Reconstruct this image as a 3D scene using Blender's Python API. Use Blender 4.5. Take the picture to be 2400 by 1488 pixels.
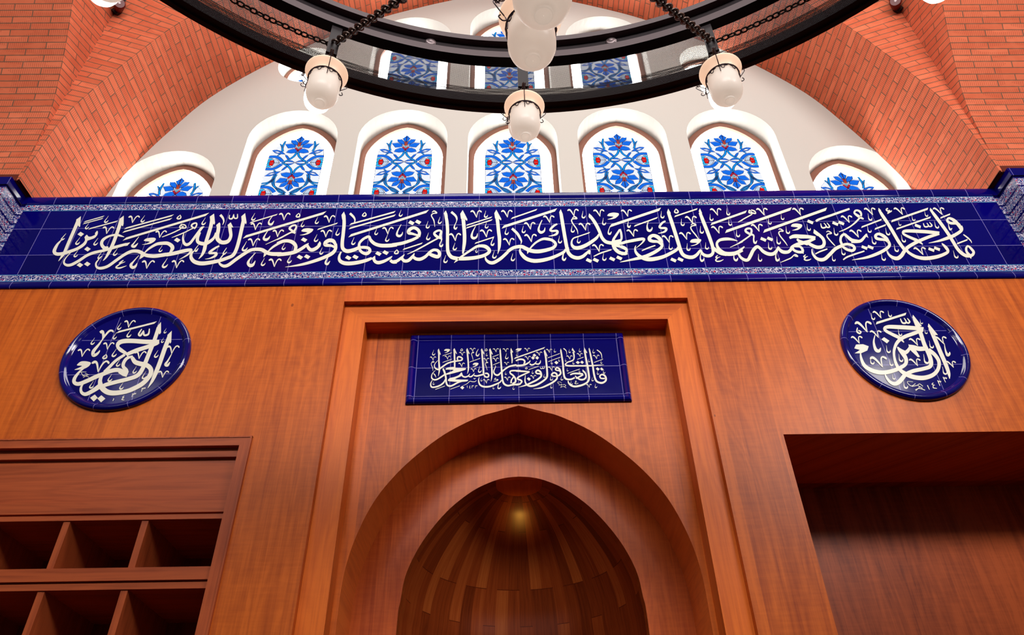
import bpy, bmesh, math, random
from mathutils import Vector, Matrix
from mathutils.geometry import tessellate_polygon
for o in list(bpy.data.objects): bpy.data.objects.remove(o, do_unlink=True)
scene = bpy.context.scene
COL = scene.collection
PI = math.pi
random.seed(7)

# ------------------------------------------------------------------ camera
F_PX, YAW, PITCH, ROLL = 1747.176, 0.016416, 0.666499, -0.021342
CAM = Vector((-0.07197, -2.92405, 1.55))
fw = Vector((math.sin(YAW)*math.cos(PITCH), math.cos(YAW)*math.cos(PITCH), math.sin(PITCH)))
r0 = Vector((math.cos(YAW), -math.sin(YAW), 0)); u0 = r0.cross(fw)
RT = math.cos(ROLL)*r0 + math.sin(ROLL)*u0; UP = -math.sin(ROLL)*r0 + math.cos(ROLL)*u0
cd = bpy.data.cameras.new('camera'); cam = bpy.data.objects.new('camera', cd); COL.objects.link(cam)
cd.sensor_fit = 'HORIZONTAL'; cd.sensor_width = 36.0; cd.lens = F_PX/2400*36.0; cd.clip_start = 0.02
cam.matrix_world = Matrix(((RT.x, UP.x, -fw.x, CAM.x), (RT.y, UP.y, -fw.y, CAM.y), (RT.z, UP.z, -fw.z, CAM.z), (0, 0, 0, 1)))
scene.camera = cam
def on_wall(x, y, Y):
    """point of the wall plane at depth Y that the photo pixel (x, y) shows"""
    d = fw + (x-1200)/F_PX*RT - (y-744)/F_PX*UP
    t = (Y-CAM.y)/d.y
    return CAM.x+t*d.x, CAM.z+t*d.z

# ------------------------------------------------------------------ view, world, daylight
scene.view_settings.view_transform = 'Standard'; scene.view_settings.look = 'None'
scene.view_settings.exposure = 0.0; scene.view_settings.gamma = 1.0; scene.view_settings.use_curve_mapping = False
wd = bpy.data.worlds.new('world'); scene.world = wd; wd.use_nodes = True
bg = wd.node_tree.nodes['Background']; bg.inputs['Color'].default_value = (0.95, 0.93, 1.0, 1); bg.inputs['Strength'].default_value = 0.13
def area(name, loc, aim, sx, sy, power, col):
    l = bpy.data.lights.new(name, 'AREA'); l.shape = 'RECTANGLE'; l.size = sx; l.size_y = sy; l.energy = power; l.color = col
    o = bpy.data.objects.new(name, l); COL.objects.link(o); o.location = loc
    o.rotation_euler = (Vector(aim)-Vector(loc)).to_track_quat('-Z', 'Y').to_euler(); return o
# daylight through the window lunettes of the other three sides of the square bay
area('daylight_dome', (0.0, -2.3, 8.6), (0, -2.0, 0.0), 3.0, 1.7, 140, (1.0, 0.95, 0.90))
area('daylight_back', (0.0, -6.1, 6.35), (0, 0, 4.0), 4.4, 1.1, 302, (1.0, 0.96, 0.92))
area('daylight_right', (3.6, -4.7, 5.75), (-1.9, 0.2, 5.6), 2.0, 1.1, 165, (1.0, 0.95, 0.92))
area('daylight_left', (-3.6, -4.7, 5.75), (1.6, 0.3, 5.6), 2.0, 1.1, 28, (1.0, 0.95, 0.92))
# spot added low inside the niche, out of view, for the glow under its crown
sl = bpy.data.lights.new('niche_glow_spot', 'SPOT'); sl.energy = 8.5; sl.specular_factor = 0.25; sl.color = (1.0, 0.44, 0.06); sl.spot_size = math.radians(17); sl.spot_blend = 1.0; sl.shadow_soft_size = 0.06
so = bpy.data.objects.new('niche_glow_spot', sl); COL.objects.link(so); so.location = (0.0, 0.66, 2.0)
so.rotation_euler = (Vector((0.0, 0.675, 3.13))-Vector(so.location)).to_track_quat('-Z', 'Y').to_euler()

# ------------------------------------------------------------------ materials
class NT:
    def __init__(s, name):
        s.m = bpy.data.materials.new(name); s.m.use_nodes = True; s.t = s.m.node_tree
        s.b = s.t.nodes['Principled BSDF']; s.out = s.t.nodes['Material Output']
    def n(s, kind, **kw):
        nd = s.t.nodes.new('ShaderNode'+kind)
        for k, v in kw.items():
            if hasattr(nd, k): setattr(nd, k, v)
            else: s.put(nd.inputs[k.replace('_', ' ')], v)
        return nd
    def put(s, sock, v):
        if isinstance(v, bpy.types.NodeSocket): s.t.links.new(v, sock)
        else: sock.default_value = v
    def math(s, op, a, b=0.0, c=0.0, clamp=False):
        nd = s.t.nodes.new('ShaderNodeMath'); nd.operation = op; nd.use_clamp = clamp
        for i, v in enumerate((a, b, c)): s.put(nd.inputs[i], v)
        return nd.outputs[0]
    def mix(s, f, a, b, mode='MIX'):
        nd = s.t.nodes.new('ShaderNodeMix'); nd.data_type = 'RGBA'; nd.blend_type = mode
        s.put(nd.inputs[0], f); s.put(nd.inputs[6], a); s.put(nd.inputs[7], b); return nd.outputs[2]
    def ramp(s, f, stops):
        nd = s.t.nodes.new('ShaderNodeValToRGB'); cr = nd.color_ramp
        while len(cr.elements) < len(stops): cr.elements.new(0.5)
        for e, (p, c) in zip(cr.elements, stops): e.position = p; e.color = c
        s.put(nd.inputs[0], f); return nd.outputs[0]
    def obj(s):
        nd = s.t.nodes.new('ShaderNodeTexCoord'); return nd.outputs['Object']
    def uv(s):
        nd = s.t.nodes.new('ShaderNodeTexCoord'); return nd.outputs['UV']
    def sep(s, v):
        nd = s.t.nodes.new('ShaderNodeSeparateXYZ'); s.put(nd.inputs[0], v); return nd.outputs
    def comb(s, x=0.0, y=0.0, z=0.0):
        nd = s.t.nodes.new('ShaderNodeCombineXYZ')
        for i, v in enumerate((x, y, z)): s.put(nd.inputs[i], v)
        return nd.outputs[0]
    def noise(s, v, scale, detail=3.0, rough=0.5, dist=0.0):
        nd = s.t.nodes.new('ShaderNodeTexNoise'); s.put(nd.inputs['Vector'], v)
        nd.inputs['Scale'].default_value = scale; nd.inputs['Detail'].default_value = detail
        nd.inputs['Roughness'].default_value = rough; nd.inputs['Distortion'].default_value = dist
        return nd.outputs['Fac']
    def bump(s, h, strength, dist=0.002):
        nd = s.t.nodes.new('ShaderNodeBump'); nd.inputs['Strength'].default_value = strength; nd.inputs['Distance'].default_value = dist
        s.put(nd.inputs['Height'], h); s.t.links.new(nd.outputs[0], s.b.inputs['Normal'])
    def set(s, col=None, rough=0.5, spec=0.5, metal=0.0):
        if col is not None: s.put(s.b.inputs['Base Color'], col)
        s.put(s.b.inputs['Roughness'], rough); s.put(s.b.inputs['Specular IOR Level'], spec); s.put(s.b.inputs['Metallic'], metal)
        return s.m
def lin(r, g, b):
    return tuple((c/255/12.92 if c/255 <= .04045 else ((c/255+.055)/1.055)**2.4) for c in (r, g, b))+(1,)
def plain(name, rgb, rough=0.5, spec=0.5, metal=0.0):
    return NT(name).set(lin(*rgb), rough, spec, metal)

def wood(name, axis='Z', light=(202, 98, 28), dark=(144, 58, 14), leaf=0.23, figure=1.0, rough=0.36, seed=0.0):
    t = NT(name); o = t.sep(t.obj()); x, y, z = o[0], o[1], o[2]
    if axis == 'Z': al, ac = z, t.math('ADD', x, t.math('MULTIPLY', y, 1.0))
    elif axis == 'X': al, ac = x, t.math('ADD', z, t.math('MULTIPLY', y, 1.0))
    else: al, ac = y, t.math('ADD', x, z)
    ac = t.math('ADD', ac, seed)
    lf = t.math('FLOOR', t.math('DIVIDE', ac, leaf))
    wn = t.n('TexWhiteNoise', noise_dimensions='1D'); t.put(wn.inputs['W'], lf); rnd = wn.outputs['Value']
    # long pores and bands along the grain
    v1 = t.comb(t.math('MULTIPLY', ac, 26.0), t.math('ADD', t.math('MULTIPLY', al, 1.1), t.math('MULTIPLY', rnd, 9.0)), seed)
    band = t.noise(v1, 1.0, 4.0, 0.6, 0.6)
    v2 = t.comb(t.math('MULTIPLY', ac, 170.0), t.math('MULTIPLY', al, 4.0), seed)
    pore = t.noise(v2, 1.0, 2.0, 0.6)
    # cross figure that catches the light across the grain
    v3 = t.comb(t.math('MULTIPLY', ac, 9.0), t.math('MULTIPLY', al, 75.0), seed)
    fid = t.noise(v3, 1.0, 2.0, 0.5, 0.4)
    # cathedral rings
    v4 = t.comb(t.math('MULTIPLY', ac, 5.5), t.math('MULTIPLY', al, 0.75), t.math('MULTIPLY', rnd, 5.0))
    rg = t.noise(v4, 1.0, 2.0, 0.5, 0.3)
    ring = t.math('SINE', t.math('MULTIPLY', rg, 95.0))
    f = t.math('ADD', t.math('MULTIPLY', band, 0.9), t.math('MULTIPLY', pore, 0.38))
    f = t.math('ADD', f, t.math('MULTIPLY', t.math('SUBTRACT', fid, 0.5), 0.26*figure))
    f = t.math('ADD', f, t.math('MULTIPLY', t.math('SUBTRACT', rnd, 0.5), 0.22))
    f = t.math('ADD', f, t.math('MULTIPLY', ring, 0.05))
    c = t.ramp(f, ((0.28, lin(*dark)), (0.80, lin(*light))))
    kn = t.n('TexVoronoi', feature='F1'); t.put(kn.inputs['Vector'], t.comb(t.math('MULTIPLY', ac, 3.0), t.math('MULTIPLY', al, 1.9), seed)); kn.inputs['Scale'].default_value = 1.0
    kf = t.math('LESS_THAN', kn.outputs['Distance'], 0.022)
    c = t.mix(t.math('MULTIPLY', kf, 0.6), c, lin(90, 34, 16))
    t.bump(f, 0.06, 0.001)
    return t.set(c, rough, 0.22)

def brick(name):
    t = NT(name); uv = t.uv(); s = t.sep(uv); u, v = s[0], s[1]
    wob = t.math('MULTIPLY', t.math('SUBTRACT', t.noise(uv, 9.0, 2.0), 0.5), 0.003)
    vec = t.comb(u, t.math('ADD', v, wob), 0.0)
    b = t.n('TexBrick', offset=0.5, offset_frequency=2, squash=1.0)
    t.put(b.inputs['Vector'], vec); b.inputs['Scale'].default_value = 1.0
    b.inputs['Brick Width'].default_value = 0.238; b.inputs['Row Height'].default_value = 0.0465
    b.inputs['Mortar Size'].default_value = 0.0032; b.inputs['Mortar Smooth'].default_value = 0.15; b.inputs['Bias'].default_value = 0.0
    b.inputs['Color1'].default_value = lin(212, 110, 76); b.inputs['Color2'].default_value = lin(194, 92, 60); b.inputs['Mortar'].default_value = lin(108, 80, 62)
    rib = t.math('SINE', t.math('MULTIPLY', u, 2*PI/0.0125))
    rm = t.math('MULTIPLY', t.math('GREATER_THAN', rib, 0.45), t.math('GREATER_THAN', t.noise(t.comb(t.math('MULTIPLY', u, 4.0), t.math('MULTIPLY', v, 18.0)), 1.0, 0.0), 0.44))
    body = t.math('SUBTRACT', 1.0, b.outputs['Fac'])
    c = t.mix(t.math('MULTIPLY', t.math('MULTIPLY', rm, body), 0.5), b.outputs['Color'], lin(150, 62, 40))
    spot = t.noise(uv, 14.0, 5.0, 0.65)
    c = t.mix(t.math('MULTIPLY', t.math('SUBTRACT', spot, 0.45, clamp=True), 0.5), c, lin(235, 140, 105))
    h = t.math('SUBTRACT', body, t.math('MULTIPLY', rm, 0.12))
    t.bump(h, 0.8, 0.003)
    return t.set(c, 0.85, 0.2)

def tile(name, px, pz, x0, z0, base=(4, 2, 96), radial=0, lines=True, rough=0.1, spec=0.22):
    """glazed navy tile; joints every px (object x) and pz (object z), or `radial` joints round the centre"""
    t = NT(name); o = t.sep(t.obj()); x, z = o[0], o[2]
    joint = None; cells = []
    if radial:
        ang = t.math('ADD', t.math('DIVIDE', t.math('ARCTAN2', z, x), 2*PI/radial), 100.37)
        fr = t.math('FRACT', ang); joint = t.math('LESS_THAN', fr, 0.018); cells.append(t.math('FLOOR', ang))
    else:
        for c, p, c0 in ((x, px, x0), (z, pz, z0)):
            if not p: continue
            q = t.math('ADD', t.math('DIVIDE', t.math('SUBTRACT', c, c0), p), 100.0)
            fr = t.math('FRACT', q); cells.append(t.math('FLOOR', q))
            j = t.math('LESS_THAN', t.math('ABSOLUTE', t.math('SUBTRACT', t.math('FRACT', t.math('ADD', fr, 0.5)), 0.5)), 0.0015/p)
            joint = j if joint is None else t.math('MAXIMUM', joint, j)
    w = cells[0] if len(cells) == 1 else t.math('ADD', cells[0], t.math('MULTIPLY', cells[1], 37.0))
    wn = t.n('TexWhiteNoise', noise_dimensions='1D'); t.put(wn.inputs['W'], w); rnd = wn.outputs['Value']
    c = t.mix(rnd, tuple(b*0.72 for b in lin(*base)[:3])+(1,), tuple(b*1.2 for b in lin(*base)[:3])+(1,))
    cl = t.noise(t.obj(), 7.0, 3.0)
    c = t.mix(t.math('MULTIPLY', cl, 0.35), c, lin(10, 0, 70))
    c = t.mix(t.math('MULTIPLY', joint, 0.55), c, lin(150, 140, 210))
    t.bump(t.math('ADD', t.math('MULTIPLY', joint, -1.0), t.math('MULTIPLY', t.noise(t.obj(), 11.0, 1.0), 0.5)), 0.25, 0.003)
    return t.set(c, rough, spec)

def ornament(name, course=0.0):
    """white and red scrolls on navy with turquoise edge lines; UV in metres, v across the band (0..0.05)"""
    t = NT(name); s = t.sep(t.uv()); u, v = s[0], s[1]
    vv = v
    if course: vv = t.math('MULTIPLY', t.math('FRACT', t.math('DIVIDE', v, course)), course)
    vec = t.comb(t.math('MULTIPLY', u, 88.0), t.math('MULTIPLY', v, 88.0), 0.0)
    # curling stems
    dn = t.n('TexNoise'); dn.inputs['Scale'].default_value = 0.9; t.put(dn.inputs['Vector'], vec)
    dv = t.n('VectorMath', operation='MULTIPLY_ADD'); t.put(dv.inputs[0], dn.outputs['Color']); dv.inputs[1].default_value = (2.2, 2.2, 0); t.put(dv.inputs[2], vec)
    vo = t.n('TexVoronoi', feature='DISTANCE_TO_EDGE'); t.put(vo.inputs['Vector'], dv.outputs[0]); vo.inputs['Scale'].default_value = 0.9
    stem = t.math('LESS_THAN', vo.outputs['Distance'], 0.06)
    v2 = t.n('TexVoronoi', feature='F1'); t.put(v2.inputs['Vector'], dv.outputs[0]); v2.inputs['Scale'].default_value = 0.9
    dot = t.math('LESS_THAN', v2.outputs['Distance'], 0.26)
    hue = t.sep(v2.outputs['Color'])[0]
    red = t.math('MULTIPLY', dot, t.math('GREATER_THAN', hue, 0.55)); blue = t.math('MULTIPLY', dot, t.math('LESS_THAN', hue, 0.3))
    c = t.mix(stem, lin(14, 30, 110), lin(206, 200, 214))
    c = t.mix(red, c, lin(214, 44, 40)); c = t.mix(blue, c, lin(110, 170, 205))
    if course:
        e = t.math('LESS_THAN', vv, 0.012); c = t.mix(e, c, lin(8, 4, 80))
    else:
        e = t.math('MAXIMUM', t.math('LESS_THAN', v, 0.004), t.math('GREATER_THAN', v, 0.046)); c = t.mix(e, c, lin(70, 130, 175))
    jq = t.math('FRACT', t.math('ADD', t.math('DIVIDE', t.math('SUBTRACT', u, -1.9952), 0.2), 100.0))
    return t.set(c, 0.2, 0.3)

def emis(name, rgb, strength, sample=True, tint=None):
    t = NT(name); e = t.n('Emission'); e.inputs['Color'].default_value = lin(*rgb); e.inputs['Strength'].default_value = strength
    t.t.links.new(e.outputs[0], t.out.inputs['Surface'])
    if not sample: t.m.cycles.emission_sampling = 'NONE'
    return t.m

def mesh_sheet(name):
    """perforated dark steel sheet: round holes on a staggered grid, UV in metres"""
    t = NT(name); s = t.sep(t.uv()); a = 0.0037
    x = t.math('DIVIDE', s[0], a); y = t.math('DIVIDE', s[1], a*1.732)
    def d(ox):
        fx = t.math('SUBTRACT', t.math('FRACT', t.math('ADD', x, ox+100.0)), 0.5); fy = t.math('MULTIPLY', t.math('SUBTRACT', t.math('FRACT', t.math('ADD', y, ox+100.0)), 0.5), 1.732)
        return t.math('ADD', t.math('MULTIPLY', fx, fx), t.math('MULTIPLY', fy, fy))
    hole = t.math('LESS_THAN', t.math('MINIMUM', d(0.0), d(0.5)), 0.315**2)
    t.set(lin(26, 15, 20), 0.5, 0.25, 0.2)
    tr = t.n('BsdfTransparent'); mx = t.n('MixShader'); t.put(mx.inputs[0], hole)
    t.t.links.new(t.b.outputs[0], mx.inputs[1]); t.t.links.new(tr.outputs[0], mx.inputs[2]); t.t.links.new(mx.outputs[0], t.out.inputs['Surface'])
    return t.m

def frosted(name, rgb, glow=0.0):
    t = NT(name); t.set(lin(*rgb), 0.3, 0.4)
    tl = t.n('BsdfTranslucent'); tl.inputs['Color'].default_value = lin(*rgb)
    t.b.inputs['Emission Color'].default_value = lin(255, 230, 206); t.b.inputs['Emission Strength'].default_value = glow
    mx = t.n('MixShader'); mx.inputs[0].default_value = 0.5
    t.t.links.new(t.b.outputs[0], mx.inputs[1]); t.t.links.new(tl.outputs[0], mx.inputs[2]); t.t.links.new(mx.outputs[0], t.out.inputs['Surface'])
    return t.m

def staves(name):
    """glued wood staves of the half dome: u = stave number, v = height in metres"""
    t = NT(name); s = t.sep(t.uv()); u, v = s[0], s[1]
    b = t.n('TexBrick', offset=0.37, offset_frequency=3, squash=1.0)
    t.put(b.inputs['Vector'], t.comb(v, u, 0.0)); b.inputs['Scale'].default_value = 1.0; b.inputs['Brick Width'].default_value = 0.47; b.inputs['Row Height'].default_value = 1.0
    b.inputs['Mortar Size'].default_value = 0.0016; b.inputs['Bias'].default_value = 0.0
    b.inputs['Color1'].default_value = (0, 0, 0, 1); b.inputs['Color2'].default_value = (1, 1, 1, 1); b.inputs['Mortar'].default_value = (0, 0, 0, 1)
    rnd = t.sep(b.outputs['Color'])[0]
    g = t.noise(t.comb(t.math('MULTIPLY', u, 5.0), t.math('MULTIPLY', v, 3.0), t.math('MULTIPLY', rnd, 8.0)), 1.0, 4.0, 0.6, 1.2)
    f = t.math('ADD', t.math('MULTIPLY', rnd, 0.62), t.math('MULTIPLY', t.math('SUBTRACT', g, 0.25), 0.75))
    c = t.ramp(f, ((0.1, lin(104, 40, 14)), (0.55, lin(158, 70, 27)), (1.0, lin(204, 110, 48))))
    c = t.mix(t.math('MULTIPLY', b.outputs['Fac'], 0.5), c, lin(60, 20, 8))
    return t.set(c, 0.26, 0.45)

M = dict(
    veneer=wood('veneer_wall'), veneer2=wood('veneer_header', light=(212, 100, 32), dark=(172, 68, 20), seed=3.3),
    panel=wood('veneer_panel', seed=1.7), panel2=wood('veneer_inner', light=(210, 100, 38), dark=(160, 62, 22), seed=5.1), alcove=wood('veneer_alcove_shaded', light=(172, 80, 36), dark=(112, 44, 20), seed=9.1),  # alcove: darker veneer copy, shade of the recess put into its colour
    solid_v=wood('solid_wood_upright', light=(216, 106, 30), dark=(172, 70, 17), leaf=3.0, figure=0.3, seed=2.2),
    solid_h=wood('solid_wood_rail', 'X', light=(216, 106, 30), dark=(172, 70, 17), leaf=3.0, figure=0.3, seed=0.6),
    soffit=wood('bent_wood_soffit', 'Y', light=(232, 124, 50), dark=(190, 90, 34), leaf=3.0, figure=0.4, seed=4.4),
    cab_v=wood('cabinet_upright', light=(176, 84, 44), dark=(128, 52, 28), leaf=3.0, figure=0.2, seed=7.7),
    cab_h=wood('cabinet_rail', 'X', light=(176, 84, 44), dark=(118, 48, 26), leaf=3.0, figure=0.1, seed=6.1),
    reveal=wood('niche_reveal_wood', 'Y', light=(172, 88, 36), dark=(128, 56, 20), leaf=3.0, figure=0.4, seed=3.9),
    cab_in_shade=wood('cabinet_inside_shaded', light=(120, 50, 26), dark=(80, 30, 14), leaf=3.0, figure=0.2, seed=8.8),  # darker cabinet wood, shade inside the pigeonholes painted into the colour
    staves=staves('stave_wood'), brick=brick('ribbed_brick'),
    plaster=plain('white_plaster', (188, 184, 177), 0.8, 0.2), mortar=plain('dark_mortar', (96, 40, 30), 0.9, 0.1),
    frieze=tile('navy_tile_field', 0.2, 0.196, -1.9952, 4.307), border=tile('navy_tile_border', 0.2, 0, -1.9952, 0, base=(8, 4, 104)),
    roundel=tile('navy_roundel_field', 0.2, 0.2, 0.1, 0.1), rim=tile('navy_roundel_rim', 0, 0, 0, 0, base=(8, 6, 104), radial=12, rough=0.08, spec=0.5),
    plaque=tile('navy_plaque_field', 0.1672, 0.166, 0.0018, 0.0), plaque_rim=tile('navy_plaque_rim', 0.1672, 0.166, 0.0018, 0.0, base=(8, 6, 108), rough=0.08, spec=0.5),
    ornament=ornament('scroll_band'), ornament_stack=ornament('scroll_courses', 0.0695),
    letter=plain('ivory_glaze', (228, 223, 207), 0.25, 0.3),
    frame=plain('brown_frame', (128, 84, 68), 0.6, 0.3), lead=plain('lead_came', (6, 14, 70), 0.6, 0.2), joint=plain('pale_came', (190, 200, 190), 0.6, 0.2),
    milk=emis('milk_glass', (255, 255, 250), 18.0), clear=emis('clear_glass', (238, 242, 255), 1.05, False),
    blue=emis('blue_glass', (26, 112, 236), 1.0, False), sky=emis('light_blue_glass', (20, 150, 240), 1.0, False), cyan=emis('cyan_glass', (40, 190, 250), 1.0, False),
    red=emis('red_glass', (232, 24, 16), 1.0, False), orange=emis('orange_glass', (244, 84, 20), 1.0, False), pale=emis('pale_glass', (196, 214, 236), 1.0, False), aqua=emis('aqua_glass', (150, 204, 224), 1.0, False),
    steel=plain('dark_steel', (28, 17, 22), 0.45, 0.25, 0.2), steel2=plain('brown_steel', (70, 53, 57), 0.5, 0.3, 0.2), mesh=mesh_sheet('perforated_steel'),
    chain=plain('chain_metal', (70, 56, 50), 0.35, 0.5, 0.7), wire=plain('wire_metal', (46, 32, 40), 0.4, 0.4, 0.5), silver=plain('rosette_metal', (112, 100, 102), 0.35, 0.5, 0.8),
    frosted=frosted('frosted_glass', (238, 234, 230), 0.42), cup=frosted('warm_lit_cup_glass', (244, 222, 202), 0.55), lit=emis('lit_lamp_glass', (255, 244, 226), 6.0),  # cup: warm lamp light put into its tint and glow
    black=plain('black_plastic', (16, 10, 12), 0.4, 0.4), darkred=plain('dark_red_plastic', (90, 8, 14), 0.4, 0.4), floor=plain('red_carpet', (46, 15, 12), 0.95, 0.1),
)

# ------------------------------------------------------------------ helpers
def obj(name, bm, mats, parent=None, loc=None, smooth=False):
    """link a bmesh as ONE mesh object; loc = the origin the vertices are moved to (world) before parenting"""
    me = bpy.data.meshes.new(name)
    org = Vector(loc) if loc is not None else (parent_world(parent) if parent else Vector((0, 0, 0)))
    for v in bm.verts: v.co -= org
    bm.normal_update(); bm.to_mesh(me); bm.free()
    for m in (mats if isinstance(mats, (list, tuple)) else [mats]): me.materials.append(m)
    if smooth:
        for p in me.polygons: p.use_smooth = True
    o = bpy.data.objects.new(name, me); COL.objects.link(o)
    if parent: o.parent = parent; o.location = org-parent_world(parent)
    else: o.location = org
    return o
def parent_world(p):
    v = Vector(p.location)
    while p.parent: p = p.parent; v += Vector(p.location)
    return v
def thing(name, loc, label=None, cat=None, group=None, kind=None):
    o = bpy.data.objects.new(name, None); COL.objects.link(o); o.location = loc; o.empty_display_size = 0.05
    tag(o, label, cat, group, kind); return o
def tag(o, label=None, cat=None, group=None, kind=None):
    for k, v in (('label', label), ('category', cat), ('group', group), ('kind', kind)):
        if v: o[k] = v
    return o
def box(bm, x0, x1, y0, y1, z0, z1, mi=0):
    v = [bm.verts.new(c) for c in ((x0, y0, z0), (x1, y0, z0), (x1, y1, z0), (x0, y1, z0), (x0, y0, z1), (x1, y0, z1), (x1, y1, z1), (x0, y1, z1))]
    for f in ((0, 3, 2, 1), (4, 5, 6, 7), (0, 1, 5, 4), (1, 2, 6, 5), (2, 3, 7, 6), (3, 0, 4, 7)):
        bm.faces.new([v[i] for i in f]).material_index = mi
def quad(bm, pts, mi=0, uvs=None):
    f = bm.faces.new([bm.verts.new(p) for p in pts]); f.material_index = mi
    if uvs:
        l = bm.loops.layers.uv.verify()
        for lp, q in zip(f.loops, uvs): lp[l].uv = q
    return f
def grid(bm, rows, uvs=None, mi=0, close=False):
    """rows of points -> quad surface"""
    V = [[bm.verts.new(p) for p in r] for r in rows]; l = bm.loops.layers.uv.verify() if uvs else None
    for i in range(len(rows)-1):
        n = len(rows[i])
        for j in range(n-1 if not close else n):
            k = (j+1) % n
            f = bm.faces.new((V[i][j], V[i][k], V[i+1][k], V[i+1][j])); f.material_index = mi
            if uvs:
                for lp, (a, b) in zip(f.loops, ((i, j), (i, k), (i+1, k), (i+1, j))): lp[l].uv = uvs[a][b]
def lathe(bm, prof, c, seg=48, a0=0.0, a1=2*PI, mi=0, uv=False):
    full = abs(a1-a0-2*PI) < 1e-6; n = seg if full else seg+1
    rows = [[(c[0]+r*math.sin(a0+(a1-a0)*j/seg), c[1]+r*math.cos(a0+(a1-a0)*j/seg), c[2]+z) for j in range(n)] for r, z in prof]
    uvs = None
    if uv:
        R = max(r for r, z in prof); acc = [0.0]
        for (ra, za), (rb, zb) in zip(prof, prof[1:]): acc.append(acc[-1]+math.hypot(ra-rb, za-zb))
        uvs = [[((a0+(a1-a0)*j/seg)*R, acc[i]) for j in range(n)] for i in range(len(prof))]
    grid(bm, rows, uvs, mi, close=full)
def tube(bm, pts, r, seg=6, mi=0, closed=False):
    pts = [Vector(p) for p in pts]; n = len(pts); rows = []
    for i, p in enumerate(pts):
        a = pts[(i-1) % n] if (closed or i > 0) else p; b = pts[(i+1) % n] if (closed or i < n-1) else p
        d = (b-a).normalized(); s = d.cross(Vector((0, 0, 1)) if abs(d.z) < 0.9 else Vector((0, 1, 0))).normalized(); t = d.cross(s)
        rr = r[i] if isinstance(r, (list, tuple)) else r
        rows.append([p+rr*(math.cos(2*PI*k/seg)*s+math.sin(2*PI*k/seg)*t) for k in range(seg)])
    if closed: rows.append(rows[0])
    grid(bm, rows, None, mi, close=True)
    if not closed:
        for r_ in (rows[0], rows[-1]): bm.faces.new([bm.verts.new(p) for p in r_]).material_index = mi
def spline(P, k=8):
    out = []
    for i in range(len(P)-1):
        p0, p1, p2, p3 = P[max(i-1, 0)], P[i], P[i+1], P[min(i+2, len(P)-1)]
        for j in range(k):
            t = j/k; out.append(tuple(.5*((2*b)+(c-a)*t+(2*a-5*b+4*c-d)*t*t+(-a+3*b-3*c+d)*t**3) for a, b, c, d in zip(p0, p1, p2, p3)))
    out.append(tuple(P[-1])); return out
def chain_links(bm, p, q, link=0.034, wire=0.0042, sag=0.0):
    p, q = Vector(p), Vector(q); n = max(2, int((q-p).length/(link*0.72)))
    for i in range(n):
        a = p.lerp(q, (i+0.5)/n); a.z -= sag*4*((i+.5)/n)*(1-(i+.5)/n)
        d = (q-p).normalized(); s = d.cross(Vector((0, 0, 1)) if abs(d.z) < .95 else Vector((0, 1, 0))).normalized()
        if i % 2: s = d.cross(s)
        tube(bm, [a+d*(link/2*math.cos(2*PI*k/10))+s*(link*0.33*math.sin(2*PI*k/10)) for k in range(10)], wire, 5, closed=True)
def extrude_xz(bm, loop, y0, y1, mi=0):
    """solid plate from a closed (x, z) outline"""
    a = [bm.verts.new((x, y0, z)) for x, z in loop]; b = [bm.verts.new((x, y1, z)) for x, z in loop]
    try: bm.faces.new(a).material_index = mi
    except ValueError: return
    bm.faces.new(b[::-1]).material_index = mi
    for i in range(len(loop)):
        j = (i+1) % len(loop); bm.faces.new((a[i], a[j], b[j], b[i])).material_index = mi
def plate_with_holes(bm, outer, holes, Y, mi=0):
    """flat wall at depth Y with openings, triangulated"""
    edges = []
    for lp in [outer]+holes:
        vs = [bm.verts.new((x, Y, z)) for x, z in lp]
        edges += [bm.edges.new((vs[i], vs[(i+1) % len(vs)])) for i in range(len(vs))]
    r = bmesh.ops.triangle_fill(bm, use_beauty=True, use_dissolve=False, edges=edges, normal=(0, -1, 0))
    for g in r['geom']:
        if isinstance(g, bmesh.types.BMFace): g.material_index = mi
def mirror_profile(pts): return pts+[(-x, z) for x, z in reversed(pts[:-1])]    # right foot .. apex .. left foot

# ------------------------------------------------------------------ setting: panelled wall with mihrab opening, alcove and cabinet recess
ZB = 4.070                                             # underside of the tiled frieze
bm = bmesh.new()
box(bm, -2.748, 2.748, 0, 0.5, 3.9645, 4.752)
box(bm, -2.748, -0.873, 0, 0.5, 3.188, 3.9645); box(bm, 0.873, 2.748, 0, 0.5, 3.172, 3.9645)
box(bm, -1.187, -0.873, 0, 0.5, 0, 3.188); box(bm, 0.873, 1.172, 0, 0.5, 0, 3.172)
box(bm, -2.748, -2.66, 0, 0.5, 0, 3.188); box(bm, 2.66, 2.748, 0, 0.5, 0, 3.172)
tag(obj('wall_front', bm, M['veneer']), kind='structure')
bm = bmesh.new()
for s in (-1, 1):
    x0, x1 = sorted((s*2.7805, s*3.5)); box(bm, x0, x1, -0.15, 0.5, 0, ZB-0.002); x0, x1 = sorted((s*2.749, s*2.7805)); box(bm, x0, x1, 0.0, 0.5, 0, ZB-0.002)
tag(obj('wall_sides', bm, M['veneer']), kind='structure')
bm = bmesh.new(); quad(bm, [(-14, -18, 0), (14, -18, 0), (14, 0.6, 0), (-14, 0.6, 0)]); tag(obj('floor', bm, M['floor']), kind='structure')
bm = bmesh.new(); quad(bm, [(-3.5, 0.0, 4.7525), (3.5, 0.0, 4.7525), (3.5, 0.7, 4.7525), (-3.5, 0.7, 4.7525)]); tag(obj('wall_ledge', bm, M['plaster']), kind='structure')
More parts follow.
